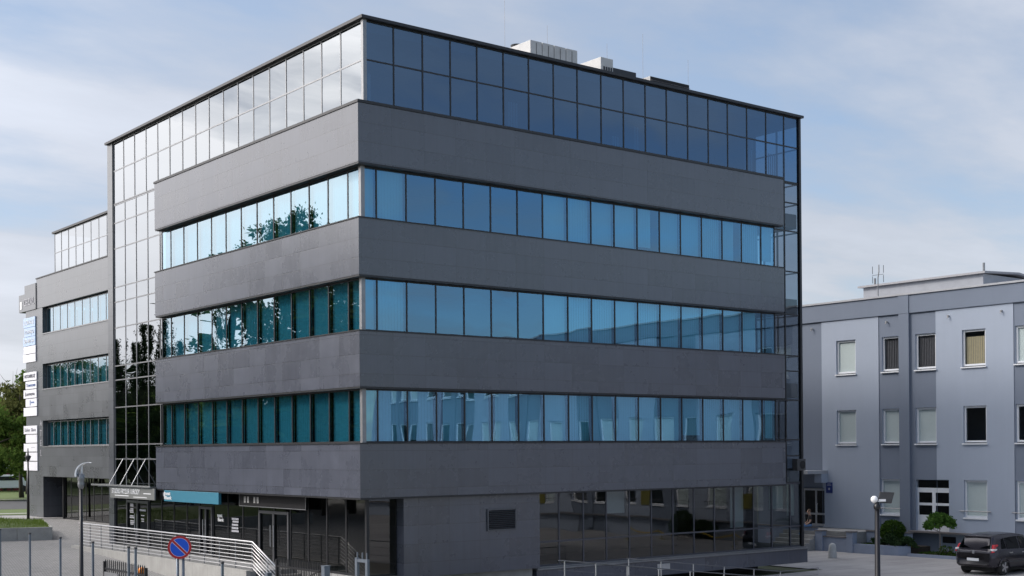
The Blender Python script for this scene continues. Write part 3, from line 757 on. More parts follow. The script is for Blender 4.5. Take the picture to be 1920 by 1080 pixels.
strips = [(8.63,13), (1.87,5.12)] + [(-5.42-7.28*k, -2.16-7.28*k) for k in range(7)]
ys = sorted(set([13.0,-52.0]+[v for q in W0+doors for v in q[:2]]+[v for q in strips for v in q]))
zs = sorted(set([0.0,1.0,11.57]+[v for q in W0+doors for v in q[2:4]]))
wl, wd = MB(), MB()
for y0, y1 in zip(ys, ys[1:]):
    for z0, z1 in zip(zs, zs[1:]):
        ym, zm = (y0+y1)/2, (z0+z1)/2
        if any(a < ym < b and c < zm < d for a, b, c, d in W0+doors): continue
        dark = any(a < ym < b for a, b in strips)
        tgt = wd if dark else wl
        x = AX+.03 if dark else AX
        if zm < 1.0: x += .12
        tgt.poly([(x,y1,z0),(x,y0,z0),(x,y0,z1),(x,y1,z1)])
for (a, b, c, d) in W0+doors:   # reveals
    x0, x1 = AX, AX+.30
    for q in ([(x0,a,c),(x1,a,c),(x1,a,d),(x0,a,d)], [(x0,b,c),(x0,b,d),(x1,b,d),(x1,b,c)], [(x0,a,d),(x1,a,d),(x1,b,d),(x0,b,d)], [(x0,a,c),(x0,b,c),(x1,b,c),(x1,a,c)]):
        wl.poly(q)
for a, b in strips:
    for y in (a, b): wd.poly([(AX,y,1.0),(AX+.03,y,1.0),(AX+.03,y,11.57),(AX,y,11.57)])
A('wall', wl, M['wall_light']); A('wall_strip', wd, M['wall_dark'])
mb = MB(); mb.box(AX-.06, AX+.4, -52, 13, 11.571, 12.45); A('parapet', mb, M['wall_dark'])
mb = MB(); mb.box(AX-.12, AX+.5, -52, 13, 12.451, 12.54); mb.box(AX+.5, AX+14, -52, 13, 12.3, 12.42); A('roof', mb, M['roof_white'])
for y in [3.6]+[-3.83-7.28*k for k in range(7)]:
    mb = MB(); mb.box(AX-.09, AX+.029, y-.29, y+.29, .2, 11.57); mb.box(AX-.10, AX-.061, y-.29, y+.29, 11.565, 12.449)
    A('pilaster', mb, M['wall_dark'])
mb = MB(); mb.box(AX+.4, AX+14, -52, -51.9, 0, 12.3); mb.box(AX+.35, AX+14, 12.9, 13, 0, 12.3); mb.box(AX+3.2, AX+3.3, -51.9, 12.9, 0, 12.3); A('side_wall', mb, M['wall_dark'])
mb = MB()
for z in (4.2, 7.7): mb.box(AX+.35, AX+3.2, -51.9, 12.9, z, z+.3)
mb.box(AX+.35, AX+3.2, -51.9, 12.9, .5, 1.0); A('floor_slab', mb, M['slab'])
mb = MB(); mb.box(AX-.28, AX+.12, -52, 3.3, 1.0, 1.08); A('ledge', mb, M['cap_stone'])
def annex_window(y0, y1, z0, z1, kind_, sill=True):
    fx = AX+.085; mb = MB(); fw = .085
    mb.box(fx, fx+.07, y0+.005, y0+fw, z0+.04, z1-.004); mb.box(fx, fx+.07, y1-fw, y1-.005, z0+.04, z1-.004)
    mb.box(fx+.002, fx+.068, y0+fw, y1-fw, z1-fw-.01, z1-.005); mb.box(fx+.002, fx+.068, y0+fw, y1-fw, z0+.042, z0+.042+fw)
    o = A('window', mb, M['white_pvc'])
    g = MB(); g.poly([(fx+.03,y1-fw,z0+.12),(fx+.03,y0+fw,z0+.12),(fx+.03,y0+fw,z1-.09),(fx+.03,y1-fw,z1-.09)]); A('pane', g, M['g_window'], o)
    s_ = MB(); s_.box(AX-.07, AX+.29, y0-.05, y1+.05, z0-.06, z0-.001) if z0 > 2 else s_.box(AX-.05, AX+.29, y0-.03, y1+.03, z0-.03, z0+.039)
    A('sill', s_, M['white_pvc'], o)
    if kind_ in ('roller', 'low'):
        b = MB(); b.box(fx+.072, fx+.08, y0+.05, y1-.05, z0+.1, z1-.02); A('blind', b, M['roller'], o)
    elif kind_ == 'ochre': blind(o, 'x', y0+.1, y1-.1, z0+.1, z1-.32, fx+.11, M['blind_ochre'], 14, .09)
    elif kind_ == 'grey': blind(o, 'x', y0+.1, y1-.1, z0+.1, z1-.1, fx+.11, M['blind_grey'], 25, .09)
    if z0 < 2:
        b = MB(); b.tube([(AX-.05, y0-.2, z0+.34), (AX-.05, y1+.2, z0+.34)], .022, 6); A('guard_bar', b, M['alu_mid'], o)
    return o
kinds = ['roller','grey','grey', 'roller','roller','roller', 'low']
for i, q in enumerate(W0):
    if i < 7: kd = kinds[i]
    elif i < 16: kd = ['ochre','roller','roller','dark','dark','dark','roller','low','low'][i-7]
    else: kd = rnd.choice(['roller','roller','dark','dark','grey'])
    annex_window(*q, kd)
# white delivery door
dm = MB(); y0, y1, z0, z1 = doors[0]; fx = AX+.13; ym = (y0+y1)/2
for a, b in ((y0+.005,y0+.08),(y1-.08,y1-.005),(ym-.09,ym+.09)): dm.box(fx,fx+.06,a,b,z0,3.06)
for a, b in ((y0+.08,ym-.09),(ym+.09,y1-.08)):
    dm.box(fx+.002,fx+.058,a,b,z0,1.78)
    for za, zb in ((2.30,2.42),(2.92,3.06)): dm.box(fx+.002,fx+.058,a,b,za,zb)
    dm.box(fx+.004,fx+.056,a,b,1.781,1.84)
dm.box(fx,fx+.06,y0+.005,y1-.005,3.061,3.14)
o = A('door', dm, M['white_pvc']); o['label'] = 'white four light double door on the ledge'
dm = MB(); dm.box(fx+.03,fx+.04,y0+.05,y1-.05,1.8,3.5); A('pane', dm, glass('dark door glass', (.05,.05,.06), (1,1,1), .02), o)
# entrance door and its canopy
dm = MB(); y0, y1, z0, z1 = doors[1]
for a, b in ((y0+.01,y0+.07),(9.12,9.22),(9.9,9.98)): dm.box(fx,fx+.06,a,b,z0,2.98)
for a, b in ((y0+.07,9.12),(9.22,9.9)):
    for za, zb in ((z0,z0+.12),(1.62,1.72),(2.88,2.98)): dm.box(fx+.002,fx+.058,a,b,za,zb)
o = A('door', dm, M['alu_light']); o['label'] = 'aluminium entrance door under the flat white canopy'
dm = MB(); dm.box(fx+.03,fx+.04,y0+.03,y1-.03,z0,2.95); A('pane', dm, glass('entrance glass', (.1,.1,.11), (1,1,1), .03), o)
dm = MB(); dm.tube([(fx-.03,9.05,1.75),(fx-.09,9.05,1.8),(fx-.09,9.05,2.15),(fx-.03,9.05,2.2)], .02, 6); A('handle', dm, M['white_paint'], o)
dm = MB(); dm.box(AX-1.6, AX-.001, 8.3, 13, 3.76, 3.93); o = A('entrance_canopy', dm, M['roof_white'])
dm = MB(); dm.box(AX-.5, AX-.001, 8.3, 8.75, 3.3, 3.759); A('bracket', dm, M['wall_light'], o)
c_ = thing('wall_plate', 'small navy blue plate with a pale emblem beside the entrance door', 'sign', (AX-.001, 8.2, 3.04))
mb = MB(); mb.box(-.02,0,-.2,.2,-.27,.27); obj('plate', mb, M['navy'], c_)
mb = MB(); mb.lathe([(.06,0),(.06,.004)], 10); mb.v = [(-.02-z, x, y-.06) for x, y, z in mb.v]; mb.box(-.024,-.0205,-.14,.14,.12,.15); mb.box(-.024,-.0205,-.1,.1,.19,.21); obj('emblem', mb, M['text_grey'], c_)
for i, y in enumerate((9.2, 4.6, 1.15, -1.6)):
    mb = MB(); mb.tube([(AX-.01,y,11.25),(AX-.1,y,11.25),(AX-.12,y,11.15)], .045, 8); A('wall_lamp', mb, M['white_metal'])
# roof-top storey
mb = MB(); mb.prism([(AX+4,1.85),(AX+9.5,1.85),(AX+9.5,9.0),(AX+4,9.0)], 12.4, 13.62); o = A('roof_storey', mb, plain('grey roof storey render', (.30,.315,.35), .85, var=.1, scale=2))
mb = MB(); mb.prism([(.12,13.63),(.12,13.73),(3.2,13.88),(6.4,13.55),(6.4,13.45),(3.2,13.78)], 0, 1)
mb.v = [(AX+3.7+x, 1.65 if z < .5 else 9.25, y) for x, y, z in mb.v]; A('roof', mb, M['roof_grey'], o)
mb = MB(); mb.prism([(AX+3.9,1.85),(AX+3.99,1.85),(AX+3.99,9.0),(AX+3.9,9.0)], 12.45, 12.72); A('flashing', mb, M['cap_stone'], o)
an = thing('roof_antenna', 'thin television antenna mast on the pale blue building roof', 'antenna', (AX+1, 5.85, 12.42))
mb = MB(); mb.tube([(0,0,0),(0,0,1.2),(0,-.06,1.5),(0,-.06,1.85)], .028, 6); obj('mast', mb, M['alu_mid'], an)
mb = MB(); mb.tube([(0,-.35,1.35),(0,.35,1.35)], .01, 5)
for y in (-.33,.33): mb.tube([(0,y,.95),(0,y,1.3)], .014, 5); mb.tube([(0,y,1.42),(0,y,1.8)], .014, 5)
obj('elements', mb, M['alu_dark'], an)
mb = MB(); mb.tube([(AX+4.2,8.4,13.7),(AX+4.2,8.4,14.1)], .06, 8); tag(obj('roof_vent', mb, M['alu_mid']), 'short dark vent pipe at the far end of the roof storey', 'vent pipe')
mb = MB(); mb.tube([(AX+4.3,2.0,13.7),(AX+4.3,2.0,14.2)], .06, 8); tag(obj('roof_vent', mb, M['alu_mid']), 'short dark vent pipe on the near corner of the roof storey', 'vent pipe')

# ---- terrace walls, steps and planters in front of it
tb = MB(); tb.box(31.15, AX+.1, 5.15, 13, 0, .98); kind(obj('entrance_terrace', tb, M['concrete_d']), 'structure')
def capped(name, label, x0, x1, y0, y1, z1, mat=M['socle'], cap=.06, z0=0):
    r = thing(name, label, 'wall', ((x0+x1)/2, (y0+y1)/2, z0), wc=True)
    mb = MB(); mb.box(x0, x1, y0, y1, z0-.05, z1-cap); wcpart('wall', mb, mat, r)
    mb = MB(); mb.box(x0-.03, x1+.03, y0-.03, y1+.03, z1-cap+.001, z1); wcpart('cap', mb, M['cap_stone'], r); return r
capped('terrace_wall', 'long low wall with a cap where the person sits', 30.95, 31.13, 7.45, 13, 1.15)
capped('wall_pier', 'square capped pier beside the entrance steps', 30.6, 30.95, 6.78, 7.2, 1.03)
capped('terrace_wall', 'low capped wall between the two piers', 30.7, 30.9, 5.32, 6.77, .76)
capped('wall_pier', 'square capped pier beside the clipped ball bush', 30.6, 30.95, 4.95, 5.31, 1.05)
capped('terrace_wall', 'capped wall behind the ball bush', 31.9, 32.1, 2.6, 5.1, 1.05)
st2 = thing('stairs', 'grey steps beside the pier leading up to the entrance door', 'stairs', (30.2, 8, 0), wc=True)
for i in range(5):
    mb = MB(); mb.box(29.6+.3*i, 29.9+.3*i if i < 4 else 30.94, 7.22, 9.4, -.05, .19*(i+1)); wcpart('step', mb, M['concrete_d'], st2)
pl = thing('planter', 'rendered planter wall holding the ball bush and the spreading juniper', 'planter', (31.2, 3.7, 0), wc=True)
mb = MB(); mb.prism([(30.65,4.94),(30.65,3.2),(30.8,2.5),(31.15,2.05),(31.35,2.2),(31.05,2.6),(30.9,3.2),(30.9,4.94)], -.05, .46); wcpart('wall', mb, M['socle'], pl)
mb = MB(); mb.prism([(30.905,4.94),(30.905,3.2),(31.1,2.6),(31.4,2.2),(32.9,2.2),(32.9,4.94)], -.02, .38); wcpart('soil', mb, M['soil'], pl)
pl2 = thing('planter', 'knee low planter kerb holding the umbrella shaped tree', 'planter', (31.2, 0, 0), wc=True)
mb = MB(); mb.box(30.85, 31.05, -2.5, 2.04, -.05, .14); wcpart('kerb', mb, M['socle'], pl2)
mb = MB(); mb.box(31.06, 32.9, -2.5, 2.04, -.03, .09); wcpart('soil', mb, M['soil'], pl2)
for y, lab in ((1.3, 'small dark cellar window under the white double door'), (-.55, 'small dark cellar window beside the parked car')):
    mb = MB(); mb.box(AX+.10, AX+.145, y-.35, y+.35, .55, .85); o = A('cellar_window', mb, M['dark']); o['label'] = lab

# ------------------------------------------------------------------ plants
def leaf(mb, c, s, rr, el=1.0):
    """a small bent leaf spray: two quads"""
    n = Vector((rr.gauss(0,1), rr.gauss(0,1), rr.gauss(0,1)*.8+.35)).normalized()
    a = n.orthogonal().normalized(); a.rotate(Matrix.Rotation(rr.uniform(0, 6.28), 3, n)); b = n.cross(a)
    c = Vector(c); a = a*s*el; b = b*s*.55
    mb.poly([c-a, c+b*.9+n*s*.12, c+a, c-b*.9+n*s*.12])
def make_tree(name, h, trunk_h, rx, rz, seed, nl, ls, lm, bm=None, shape='round', clumps=60, cat='tree', label='', loc=(0,0,0), group=None, rt=None):
    rr = random.Random(seed); r = thing(name, label, cat, loc, group=group)
    tm = MB(); rt = rt or h*.018
    top = h*.82 if shape != 'column' else h*.95
    pts = []; x = y = 0
    for i in range(7):
        f = i/6; pts.append((x, y, f*top)); x += rr.uniform(-1,1)*h*.008; y += rr.uniform(-1,1)*h*.008
    tm.tube(pts, [rt*(1.25 if i == 0 else 1)*(1-.85*i/6) for i in range(7)], 8)
    cl = []
    for i in range(clumps):
        if shape == 'round':
            th = rr.uniform(0, 6.283); ph = math.acos(rr.uniform(-.85, 1)); k = rr.uniform(.45, 1)**.6
            q = Vector((math.sin(ph)*math.cos(th)*rx*k, math.sin(ph)*math.sin(th)*rx*k, trunk_h+rz+math.cos(ph)*rz*k))
            q.z -= .1*rz*rr.random(); cr = rx*rr.uniform(.16,.30)
        elif shape == 'column':
            f = rr.random(); w_ = rx*min(1, (1-f)*1.5+.08)*(.5+.5*min(1, f*5)); th = rr.uniform(0, 6.283); k = rr.uniform(.3,1)
            q = Vector((math.cos(th)*w_*k, math.sin(th)*w_*k, trunk_h+f*(h-trunk_h))); cr = rx*rr.uniform(.22,.46)
        elif shape == 'umbrella':
            th = rr.uniform(0, 6.283); k = math.sqrt(rr.random())
            q = Vector((math.cos(th)*rx*k, math.sin(th)*rx*k, trunk_h+rz*(1-k*k*.9)+rr.uniform(-.25,.1)*rz)); cr = rx*rr.uniform(.14,.22)
        cl.append((q, cr))
    nlimb = {'round': 14, 'column': 8, 'umbrella': 9}[shape]
    for q, cr in cl[:nlimb]:
        z = max(trunk_h*.75, min(top*.92, q.z - abs(rr.uniform(.15,.4))*Vector((q.x,q.y)).length)); f = z/top
        s0 = Vector(pts[min(5, int(f*6))]).lerp(Vector(pts[min(6, int(f*6)+1)]), f*6-int(f*6)); r0 = rt*(1-.85*f)*.6
        mid = s0.lerp(q, .5)+Vector((0,0,rr.uniform(0,.06)*h))
        tm.tube([s0, mid, q], [r0, r0*.6, r0*.2], 5)
    obj('trunk', tm, bm or M['bark'], r, smooth=True)
    lf = MB()
    for i in range(nl):
        q, cr = cl[int(rr.random()**1.1*len(cl))]
        d = Vector((rr.gauss(0,1), rr.gauss(0,1), rr.gauss(0,1))).normalized()*cr*(rr.random()**.45 if rr.random() < .8 else rr.uniform(.9,1.7))
        d.z *= .75
        leaf(lf, q+d, ls*rr.uniform(.6,1.3), rr)
    obj('crown', lf, lm, r); return r
# trees standing to the left, outside the frame: the left windows mirror them
G = 'trees mirrored in the left windows'
LB = 'leafy tree out of direct view, seen only mirrored in the windows above the shops'
CF = 'slim dark conifer out of direct view, mirrored in the tall stair glazing'; HB = 'low dense tree out of direct view, mirrored in the lowest left windows'
def ground_at(x, y): return (x, y, gh(x, y))
tA = make_tree('broadleaf_tree', 20, 4.5, 3.4, 7.9, 3, 11500, .16, M['leaf'], clumps=75, label=LB, group=G, loc=ground_at(-20, 43.5))
tB = make_tree('broadleaf_tree', 18, 4.0, 4.2, 7.0, 11, 10000, .17, M['leaf_olive'], clumps=60, label=LB, group=G, loc=ground_at(-24, 47))
tC = make_tree('poplar_tree', 15.5, 1.0, 1.5, 7, 5, 8500, .12, M['leaf_dark'], shape='column', clumps=200, label=CF, group='conifers mirrored in the stair glazing', loc=ground_at(-20, 63.4))
tD = make_tree('broadleaf_tree', 10, .6, 4.6, 4.6, 13, 10000, .24, M['leaf'], clumps=70, label=HB, group='low trees mirrored in the left windows', loc=ground_at(-27, 52))
for (src, x, y, s, hz, rz) in ((tA,-20,50.5,.8,.96,1.2),(tA,-19,37,.85,.97,4.0),(tB,-22.5,40,.9,.98,5.1),(tB,-21,33,1.0,.95,1.1),(tA,-22,28,1.0,.85,.7),(tB,-27,56,.9,.72,1.9)):
    dup(src, ground_at(x, y), rz, scale=(s, hz))
for (x, y, s, hz, rz) in ((-20,67.5,.9,.93,1),(-20.5,71,.8,.85,2),(-20,74.5,.9,.88,3),(-22,80,1.1,.8,4),(-20,59.5,.8,.80,4)):
    dup(tC, ground_at(x, y), rz, scale=(s, hz))
for (x, y, s, hz, rz) in ((-21,100,1.1,.80,1),(-24,108,1.2,.84,2),(-20,116,1.1,.78,3),(-25,123,1.3,.86,4),(-21,131,1.2,.80,5),(-24,139,1.3,.86,.5),(-20,147,1.2,.8,1.5),(-26,155,1.3,.9,2.5)):
    dup(tA if x > -23 else tB, ground_at(x, y), rz, scale=(s, hz))
for i in range(16):
    y = 30+i*7.4+rnd.uniform(-1,1)
    if abs(y-52) > 2: dup(tD, ground_at(-27+rnd.uniform(-2,2)-(3 if y > 80 else 0), y), rnd.uniform(0,6.28), scale=(rnd.uniform(.95,1.15), rnd.uniform(.85,1.1)*(1.0 if y < 85 else 1.12)))
# trees in view beyond the road
def on_ray(px, d, z=1.1):
    az = a_+math.atan((px-960)/FPX); return (cam_loc.x+math.sin(az)*d, cam_loc.y+math.cos(az)*d, z)
make_tree('broadleaf_tree', 11.5, 2.8, 3.0, 4.1, 21, 5200, .2, M['leaf_olive'], clumps=60, label='olive leaved tree with a dark leaning trunk beside the pylon', loc=on_ray(40, 126), group='trees beyond the road', rt=.2)
make_tree('broadleaf_tree', 8.5, 1.8, 3.4, 3.2, 22, 7000, .2, M['leaf'], clumps=55, label='low bright green tree at the frame edge beyond the road', loc=on_ray(-8, 121), group='trees beyond the road')
make_tree('poplar_tree', 11.8, 1.5, 1.9, 7, 23, 7000, .2, M['leaf'], shape='column', clumps=100, label='tall narrow green tree half hidden by the pylon boards', loc=on_ray(52, 137), group='trees beyond the road')
make_tree('broadleaf_tree', 10.5, 2.0, 3.6, 4.2, 24, 7000, .22, M['leaf_olive'], clumps=60, label='pale olive tree behind the low bright green tree', loc=on_ray(8, 150), group='trees beyond the road')
make_tree('broadleaf_tree', 12, 2.0, 4.0, 5.0, 25, 7000, .24, M['leaf'], clumps=60, label='broad tree farthest back behind the red shed', loc=on_ray(25, 190), group='trees beyond the road')
sp = thing('bare_tree', 'nearly bare sapling with thin twigs left of the tall narrow tree', 'tree', on_ray(22, 150))
mb = MB(); rr = random.Random(5)
mb.tube([(0,0,0),(.1,0,5),(.2,.1,11.5)], [.12,.08,.015], 5)
for i in range(26):
    z = rr.uniform(6,11.2); th = rr.uniform(0,6.28); l = rr.uniform(.8,2.2); mb.tube([(.12,0,z),(.12+math.cos(th)*l*.6,math.sin(th)*l*.6,z+l*.5),(.12+math.cos(th)*l,math.sin(th)*l,z+l*1.0)], [.03,.018,.006], 4)
obj('trunk', mb, M['bark'], sp)
# shed and van far behind the lawn
sx, sy, sz = on_ray(14, 150)
sh = thing('shed', 'low dark red shed with a white roof behind the trees', 'shed', (sx, sy, 1.1), -R(19))
mb = MB(); mb.box(-5,4.5,0,4,0,2.3); obj('wall', mb, M['brick_red'], sh)
mb = MB(); mb.prism([(-5.4,2.3),(4.9,2.3),(4.6,3.0),(-5.1,3.4)], -.4, 4.4); mb.v = [(x, z, y) for x, y, z in mb.v]; obj('roof', mb, M['roof_white'], sh)
mb = MB(); mb.box(2.0,4.4,-.03,-.002,.4,1.9); obj('door', mb, M['dark'], sh)
vx, vy, vz = on_ray(12, 146)
vn = thing('parked_van', 'white van parked in front of the red shed', 'van', (vx, vy, 1.12), -R(19))
mb = MB(); mb.prism([(-2.6,.4),(2.4,.4),(2.5,1.0),(1.9,1.15),(1.3,1.75),(-2.5,1.8)], -.85, .85); mb.v = [(x, z, y) for x, y, z in mb.v]; obj('body', mb, M['white_paint'], vn, bevel=.06)
mb = MB(); mb.box(-2.2,1.3,-.87,-.852,1.2,1.6); obj('window', mb, M['dark'], vn)
for x in (-1.7, 1.6):
    mb = MB(); mb.tube([(x,-.9,.35),(x,.9,.35)], .35, 14); obj('wheel', mb, M['rubber'], vn)

def bush(name, label, loc, dims, n, ls, mat, seed, flat=False, parts=True):
    rr = random.Random(seed); r = thing(name, label, 'bush', loc); lf = MB(); a, b, c = dims
    for i in range(n):
        d = Vector((rr.gauss(0,1), rr.gauss(0,1), rr.gauss(0,1))).normalized(); k = rr.uniform(.72,1.03) if not flat else rr.uniform(.2,1.05)
        bump = 1+.07*math.sin(d.x*9+seed)*math.sin(d.y*8)*math.sin(d.z*7)
        p = Vector((d.x*a*k*bump, d.y*b*k*bump, c+d.z*c*k*bump))
        if flat: p.z = c*.3+abs(d.z)*c*k*1.2+.12*math.sin(p.y*6)
        leaf(lf, p, ls*rr.uniform(.6,1.3), rr, 1.5 if flat else 1.0)
    obj('foliage', lf, mat, r)
    st = MB(); st.tube([(0,0,-.1),(0,0,c*1.2)], [.05,.02], 6)
    for k in range(5):
        th = k*1.256; st.tube([(0,0,c*.4),(math.cos(th)*a*.6,math.sin(th)*b*.6,c*1.1)], [.03,.01], 5)
    obj('stem', st, M['bark'], r); return r
bush('ball_bush', 'clipped dark green ball bush in front of the ground floor window', (31.8, 3.5, .5), (.60,.60,.56), 5200, .05, M['leaf_box'], 2)
bush('juniper', 'low spreading dark juniper under the ball bush', (31.2, 3.0, .42), (.42,1.25,.30), 3600, .06, M['leaf_dark'], 4, True)
bush('yellow_shrub', 'small yellow green shrub at the end of the planter', (31.6, 2.3, .36), (.18,.2,.1), 220, .035, leaf_mat('yellow leaves', (.2,.17,.02), (.36,.3,.03)), 6)
make_tree('umbrella_tree', 2.05, 1.36, .66, .60, 31, 3800, .07, M['leaf_bright'], bm=M['bark_pale'], shape='umbrella', clumps=80, label='small umbrella shaped tree in front of the white double door', loc=(31.7, .84, .05), rt=.045)
bush('young_shrub', 'loose low shrub at the foot of the umbrella tree', (31.7, .55, .08), (.3,.35,.24), 260, .05, M['leaf'], 8, False)
ur = random.Random(3); ub = MB()
for i in range(900):
    leaf(ub, (31.3+ur.random()*1.4, -2.3+ur.random()*4.2, .12+ur.random()*.06), .05, ur)
for i in range(500):
    leaf(ub, (31.0+ur.random()*1.6, 3.9+ur.random()*1.0, .42+ur.random()*.05), .045, ur)
kind(obj('ground_cover', ub, M['leaf_box']), 'stuff')
# planting and cars farther along the yard, mirrored in the shaded ground floor
for i, (y, rr_, c, lab) in enumerate(((-9,.75,.7,'round bush nearest the parked car, mirrored in the shop glass'),(-14.5,.6,.55,'round bush between two others, mirrored in the shop glass'),(-16.2,.8,.8,'large round bush farthest along, mirrored in the shop glass'))):
    bush('round_bush', lab, (31.8, y, .05), (rr_,rr_,c), 1500, .09, M['leaf_dark'], 40+i)
for y, lab in ((-12.6,'yellow notice board nearest the parked car, mirrored in the shop glass'),(-20.4,'yellow notice board halfway along the yard, mirrored in the shop glass'),(-30.3,'yellow notice board farthest along the yard, mirrored in the shop glass')):
    mb = MB(); mb.box(AX-.07,AX-.045,y-.42,y+.42,1.75,2.6); tag(obj('notice_board', mb, M['yellow']), lab, 'notice board')

ch = thing('chain_barrier', 'sagging yellow plastic chain along the yard, mirrored in the long low shop front', 'chain barrier', (30.1, -14, .012), wc=True)
for i in range(5):
    y = -8.5-2.6*i; mb = MB(); mb.lathe([(.16,0),(.15,.05),(.03,.07),(.028,.62),(.01,.66)], 10, (30.1, y, .012)); wcpart('post', mb, M['yellow'], ch)
    if i < 4:
        mb = MB(); mb.tube([(30.1, y-.03-2.54*k/10, .60-.28*(1-((k-5)/5)**2)) for k in range(11)], .035, 6); wcpart('chain', mb, plain('yellow chain plastic', (.5,.33,.02), .5), ch)
# ---- raised grass bed on the left plaza
bed = thing('grass_planter', 'long concrete walled grass bed on the paved plaza', 'planter', (-.47, 26.44, 1.07))
dirx = Vector((-2.19, .63, 0)).normalized(); diry = Vector((.28, 1, 0)).normalized()
mb = MB(); o_ = Vector((0,0,0))
def slabwall(mb, a, b, th, z0, z1, inw):
    d = (b-a).normalized(); mid = (a+b)/2+inw*th/2
    mb.obox((mid.x, mid.y, (z0+z1)/2), d*((b-a).length/2), inw*th/2, Vector((0,0,(z1-z0)/2)))
e0 = Vector((0,0,0))
for i in range(9):
    mb = MB(); a = dirx*(1.55*i+.006); b = dirx*(1.55*(i+1)-.006); slabwall(mb, a, b, .12, -.05, .60+.004*(i % 2), diry); obj('wall_panel', mb, M['concrete'], bed, bevel=.01)
for i in range(5):
    mb = MB(); a = diry*(.13+1.5*i)+e0; b = diry*(.13+1.5*(i+1)-.012); slabwall(mb, a, b, .12, -.05, .60, dirx); obj('wall_panel', mb, M['concrete'], bed, bevel=.01)
def bed_h(u, v): return .5+.32*smooth(0, 4.5, u)*smooth(0,3.0,v)+.08*smooth(0,2,v)
mb = MB(); nu, nv = 16, 10
for j in range(nv+1):
    for i in range(nu+1):
        u = .12+i/nu*13.6; v = .12+j/nv*7.4; p = dirx*u+diry*v; mb.v.append((p.x, p.y, bed_h(u, v)))
for j in range(nv):
    for i in range(nu): mb.f.append((j*(nu+1)+i, (j+1)*(nu+1)+i, (j+1)*(nu+1)+i+1, j*(nu+1)+i+1)); mb.m.append(0)
obj('soil', mb, M['lawn'], bed)
gr = MB(); rr = random.Random(9)
for i in range(9000):
    u = .1+rr.random()**1.3*7; v = .1+rr.random()*7.2; p = dirx*u+diry*v+Vector((-.47,26.44,1.07)); z = bed_h(u, v)+1.07
    th = rr.uniform(0,6.28); hgt = rr.uniform(.05,.15)*(1.6 if rr.random() < .06 else 1); wv = Vector((math.cos(th),math.sin(th),0))*.012; ln = Vector((rr.gauss(0,.04),rr.gauss(0,.04),hgt))
    b = Vector((p.x,p.y,z-.07-.0)); gr.poly([b-wv, b+wv, b+ln+Vector((0,0,.07))])
kind(obj('grass', gr, M['grass_blade']), 'stuff')

# ------------------------------------------------------------------ street furniture
# curved reflector lamp at the left
lp = thing('street_lamp', 'black lamp post with a white curved reflector head on the left paving', 'street lamp', on_ray(151.5, 39.9, .1)); gz = .1
Hh = 4.42-gz
mb = MB(); mb.tube([(0,0,0),(0,0,1.0),(0,0,Hh-.35)], [.085,.06,.045], 12); obj('pole', mb, M['black_paint'], lp, smooth=True)
mb = MB(); mb.lathe([(.05,Hh-.36),(.09,Hh-.28),(.10,Hh-.2),(.085,Hh-.14),(.10,Hh-.10),(.10,Hh+.06),(.07,Hh+.08)], 14); obj('lamp_body', mb, M['alu_mid'], lp, smooth=True)
mb = MB(); mb.tube([(.02,.0,Hh+.08),(.02,0,Hh+.34)], .03, 8); obj('light_tube', mb, M['lamp_white'], lp)
mb = MB(); vr = Vector((math.cos(a_), -math.sin(a_), 0)); vf = Vector((vr.y, -vr.x, 0)); n0 = len(mb.v)
for i in range(13):
    th = R(188-i*9.6); q = vr*(.20+.34*math.cos(th))+Vector((0,0,Hh+.05+.36*math.sin(th))); wd = .15*(1-.5*(i/12)**2); dn = (vr*math.cos(th)+Vector((0,0,math.sin(th))))*(.05*(1-i/14))
    for s_ in (-1, 1): mb.v.append(tuple(q+vf*wd*s_)); mb.v.append(tuple(q+vf*wd*s_-dn-Vector((0,0,.005))))
for i in range(12):
    a = i*4; b = a+4
    for q in ((a,b,b+2,a+2),(a+1,a+3,b+3,b+1),(a,a+1,b+1,b),(a+2,b+2,b+3,a+3)): mb.f.append(q); mb.m.append(0)
mb.f += [(0,2,3,1),(48,49,51,50)]; mb.m += [0,0]
obj('reflector', mb, M['lamp_white'], lp)
mb = MB()
for s_ in (-1,1): mb.tube([(.0,0,Hh),Vector((0,0,Hh))+vr*-.10+vf*.08*s_+Vector((0,0,.06)), vr*(-.06)+vf*.1*s_+Vector((0,0,Hh+.26))], .012, 5)
obj('bracket', mb, M['alu_dark'], lp)
# small lamp before the pylon
l2 = thing('street_lamp', 'slim black lamp post standing in front of the pylon boards', 'street lamp', (4.88, 46.46, 1.07))
mb = MB(); mb.tube([(0,0,0),(0,0,3.5)], [.09,.05], 10); obj('pole', mb, M['black_paint'], l2, smooth=True)
mb = MB(); mb.lathe([(.05,3.5),(.16,3.75),(.2,3.85),(.06,3.92),(.02,4.35)], 12); obj('lamp_head', mb, M['plastic'], l2, smooth=True)
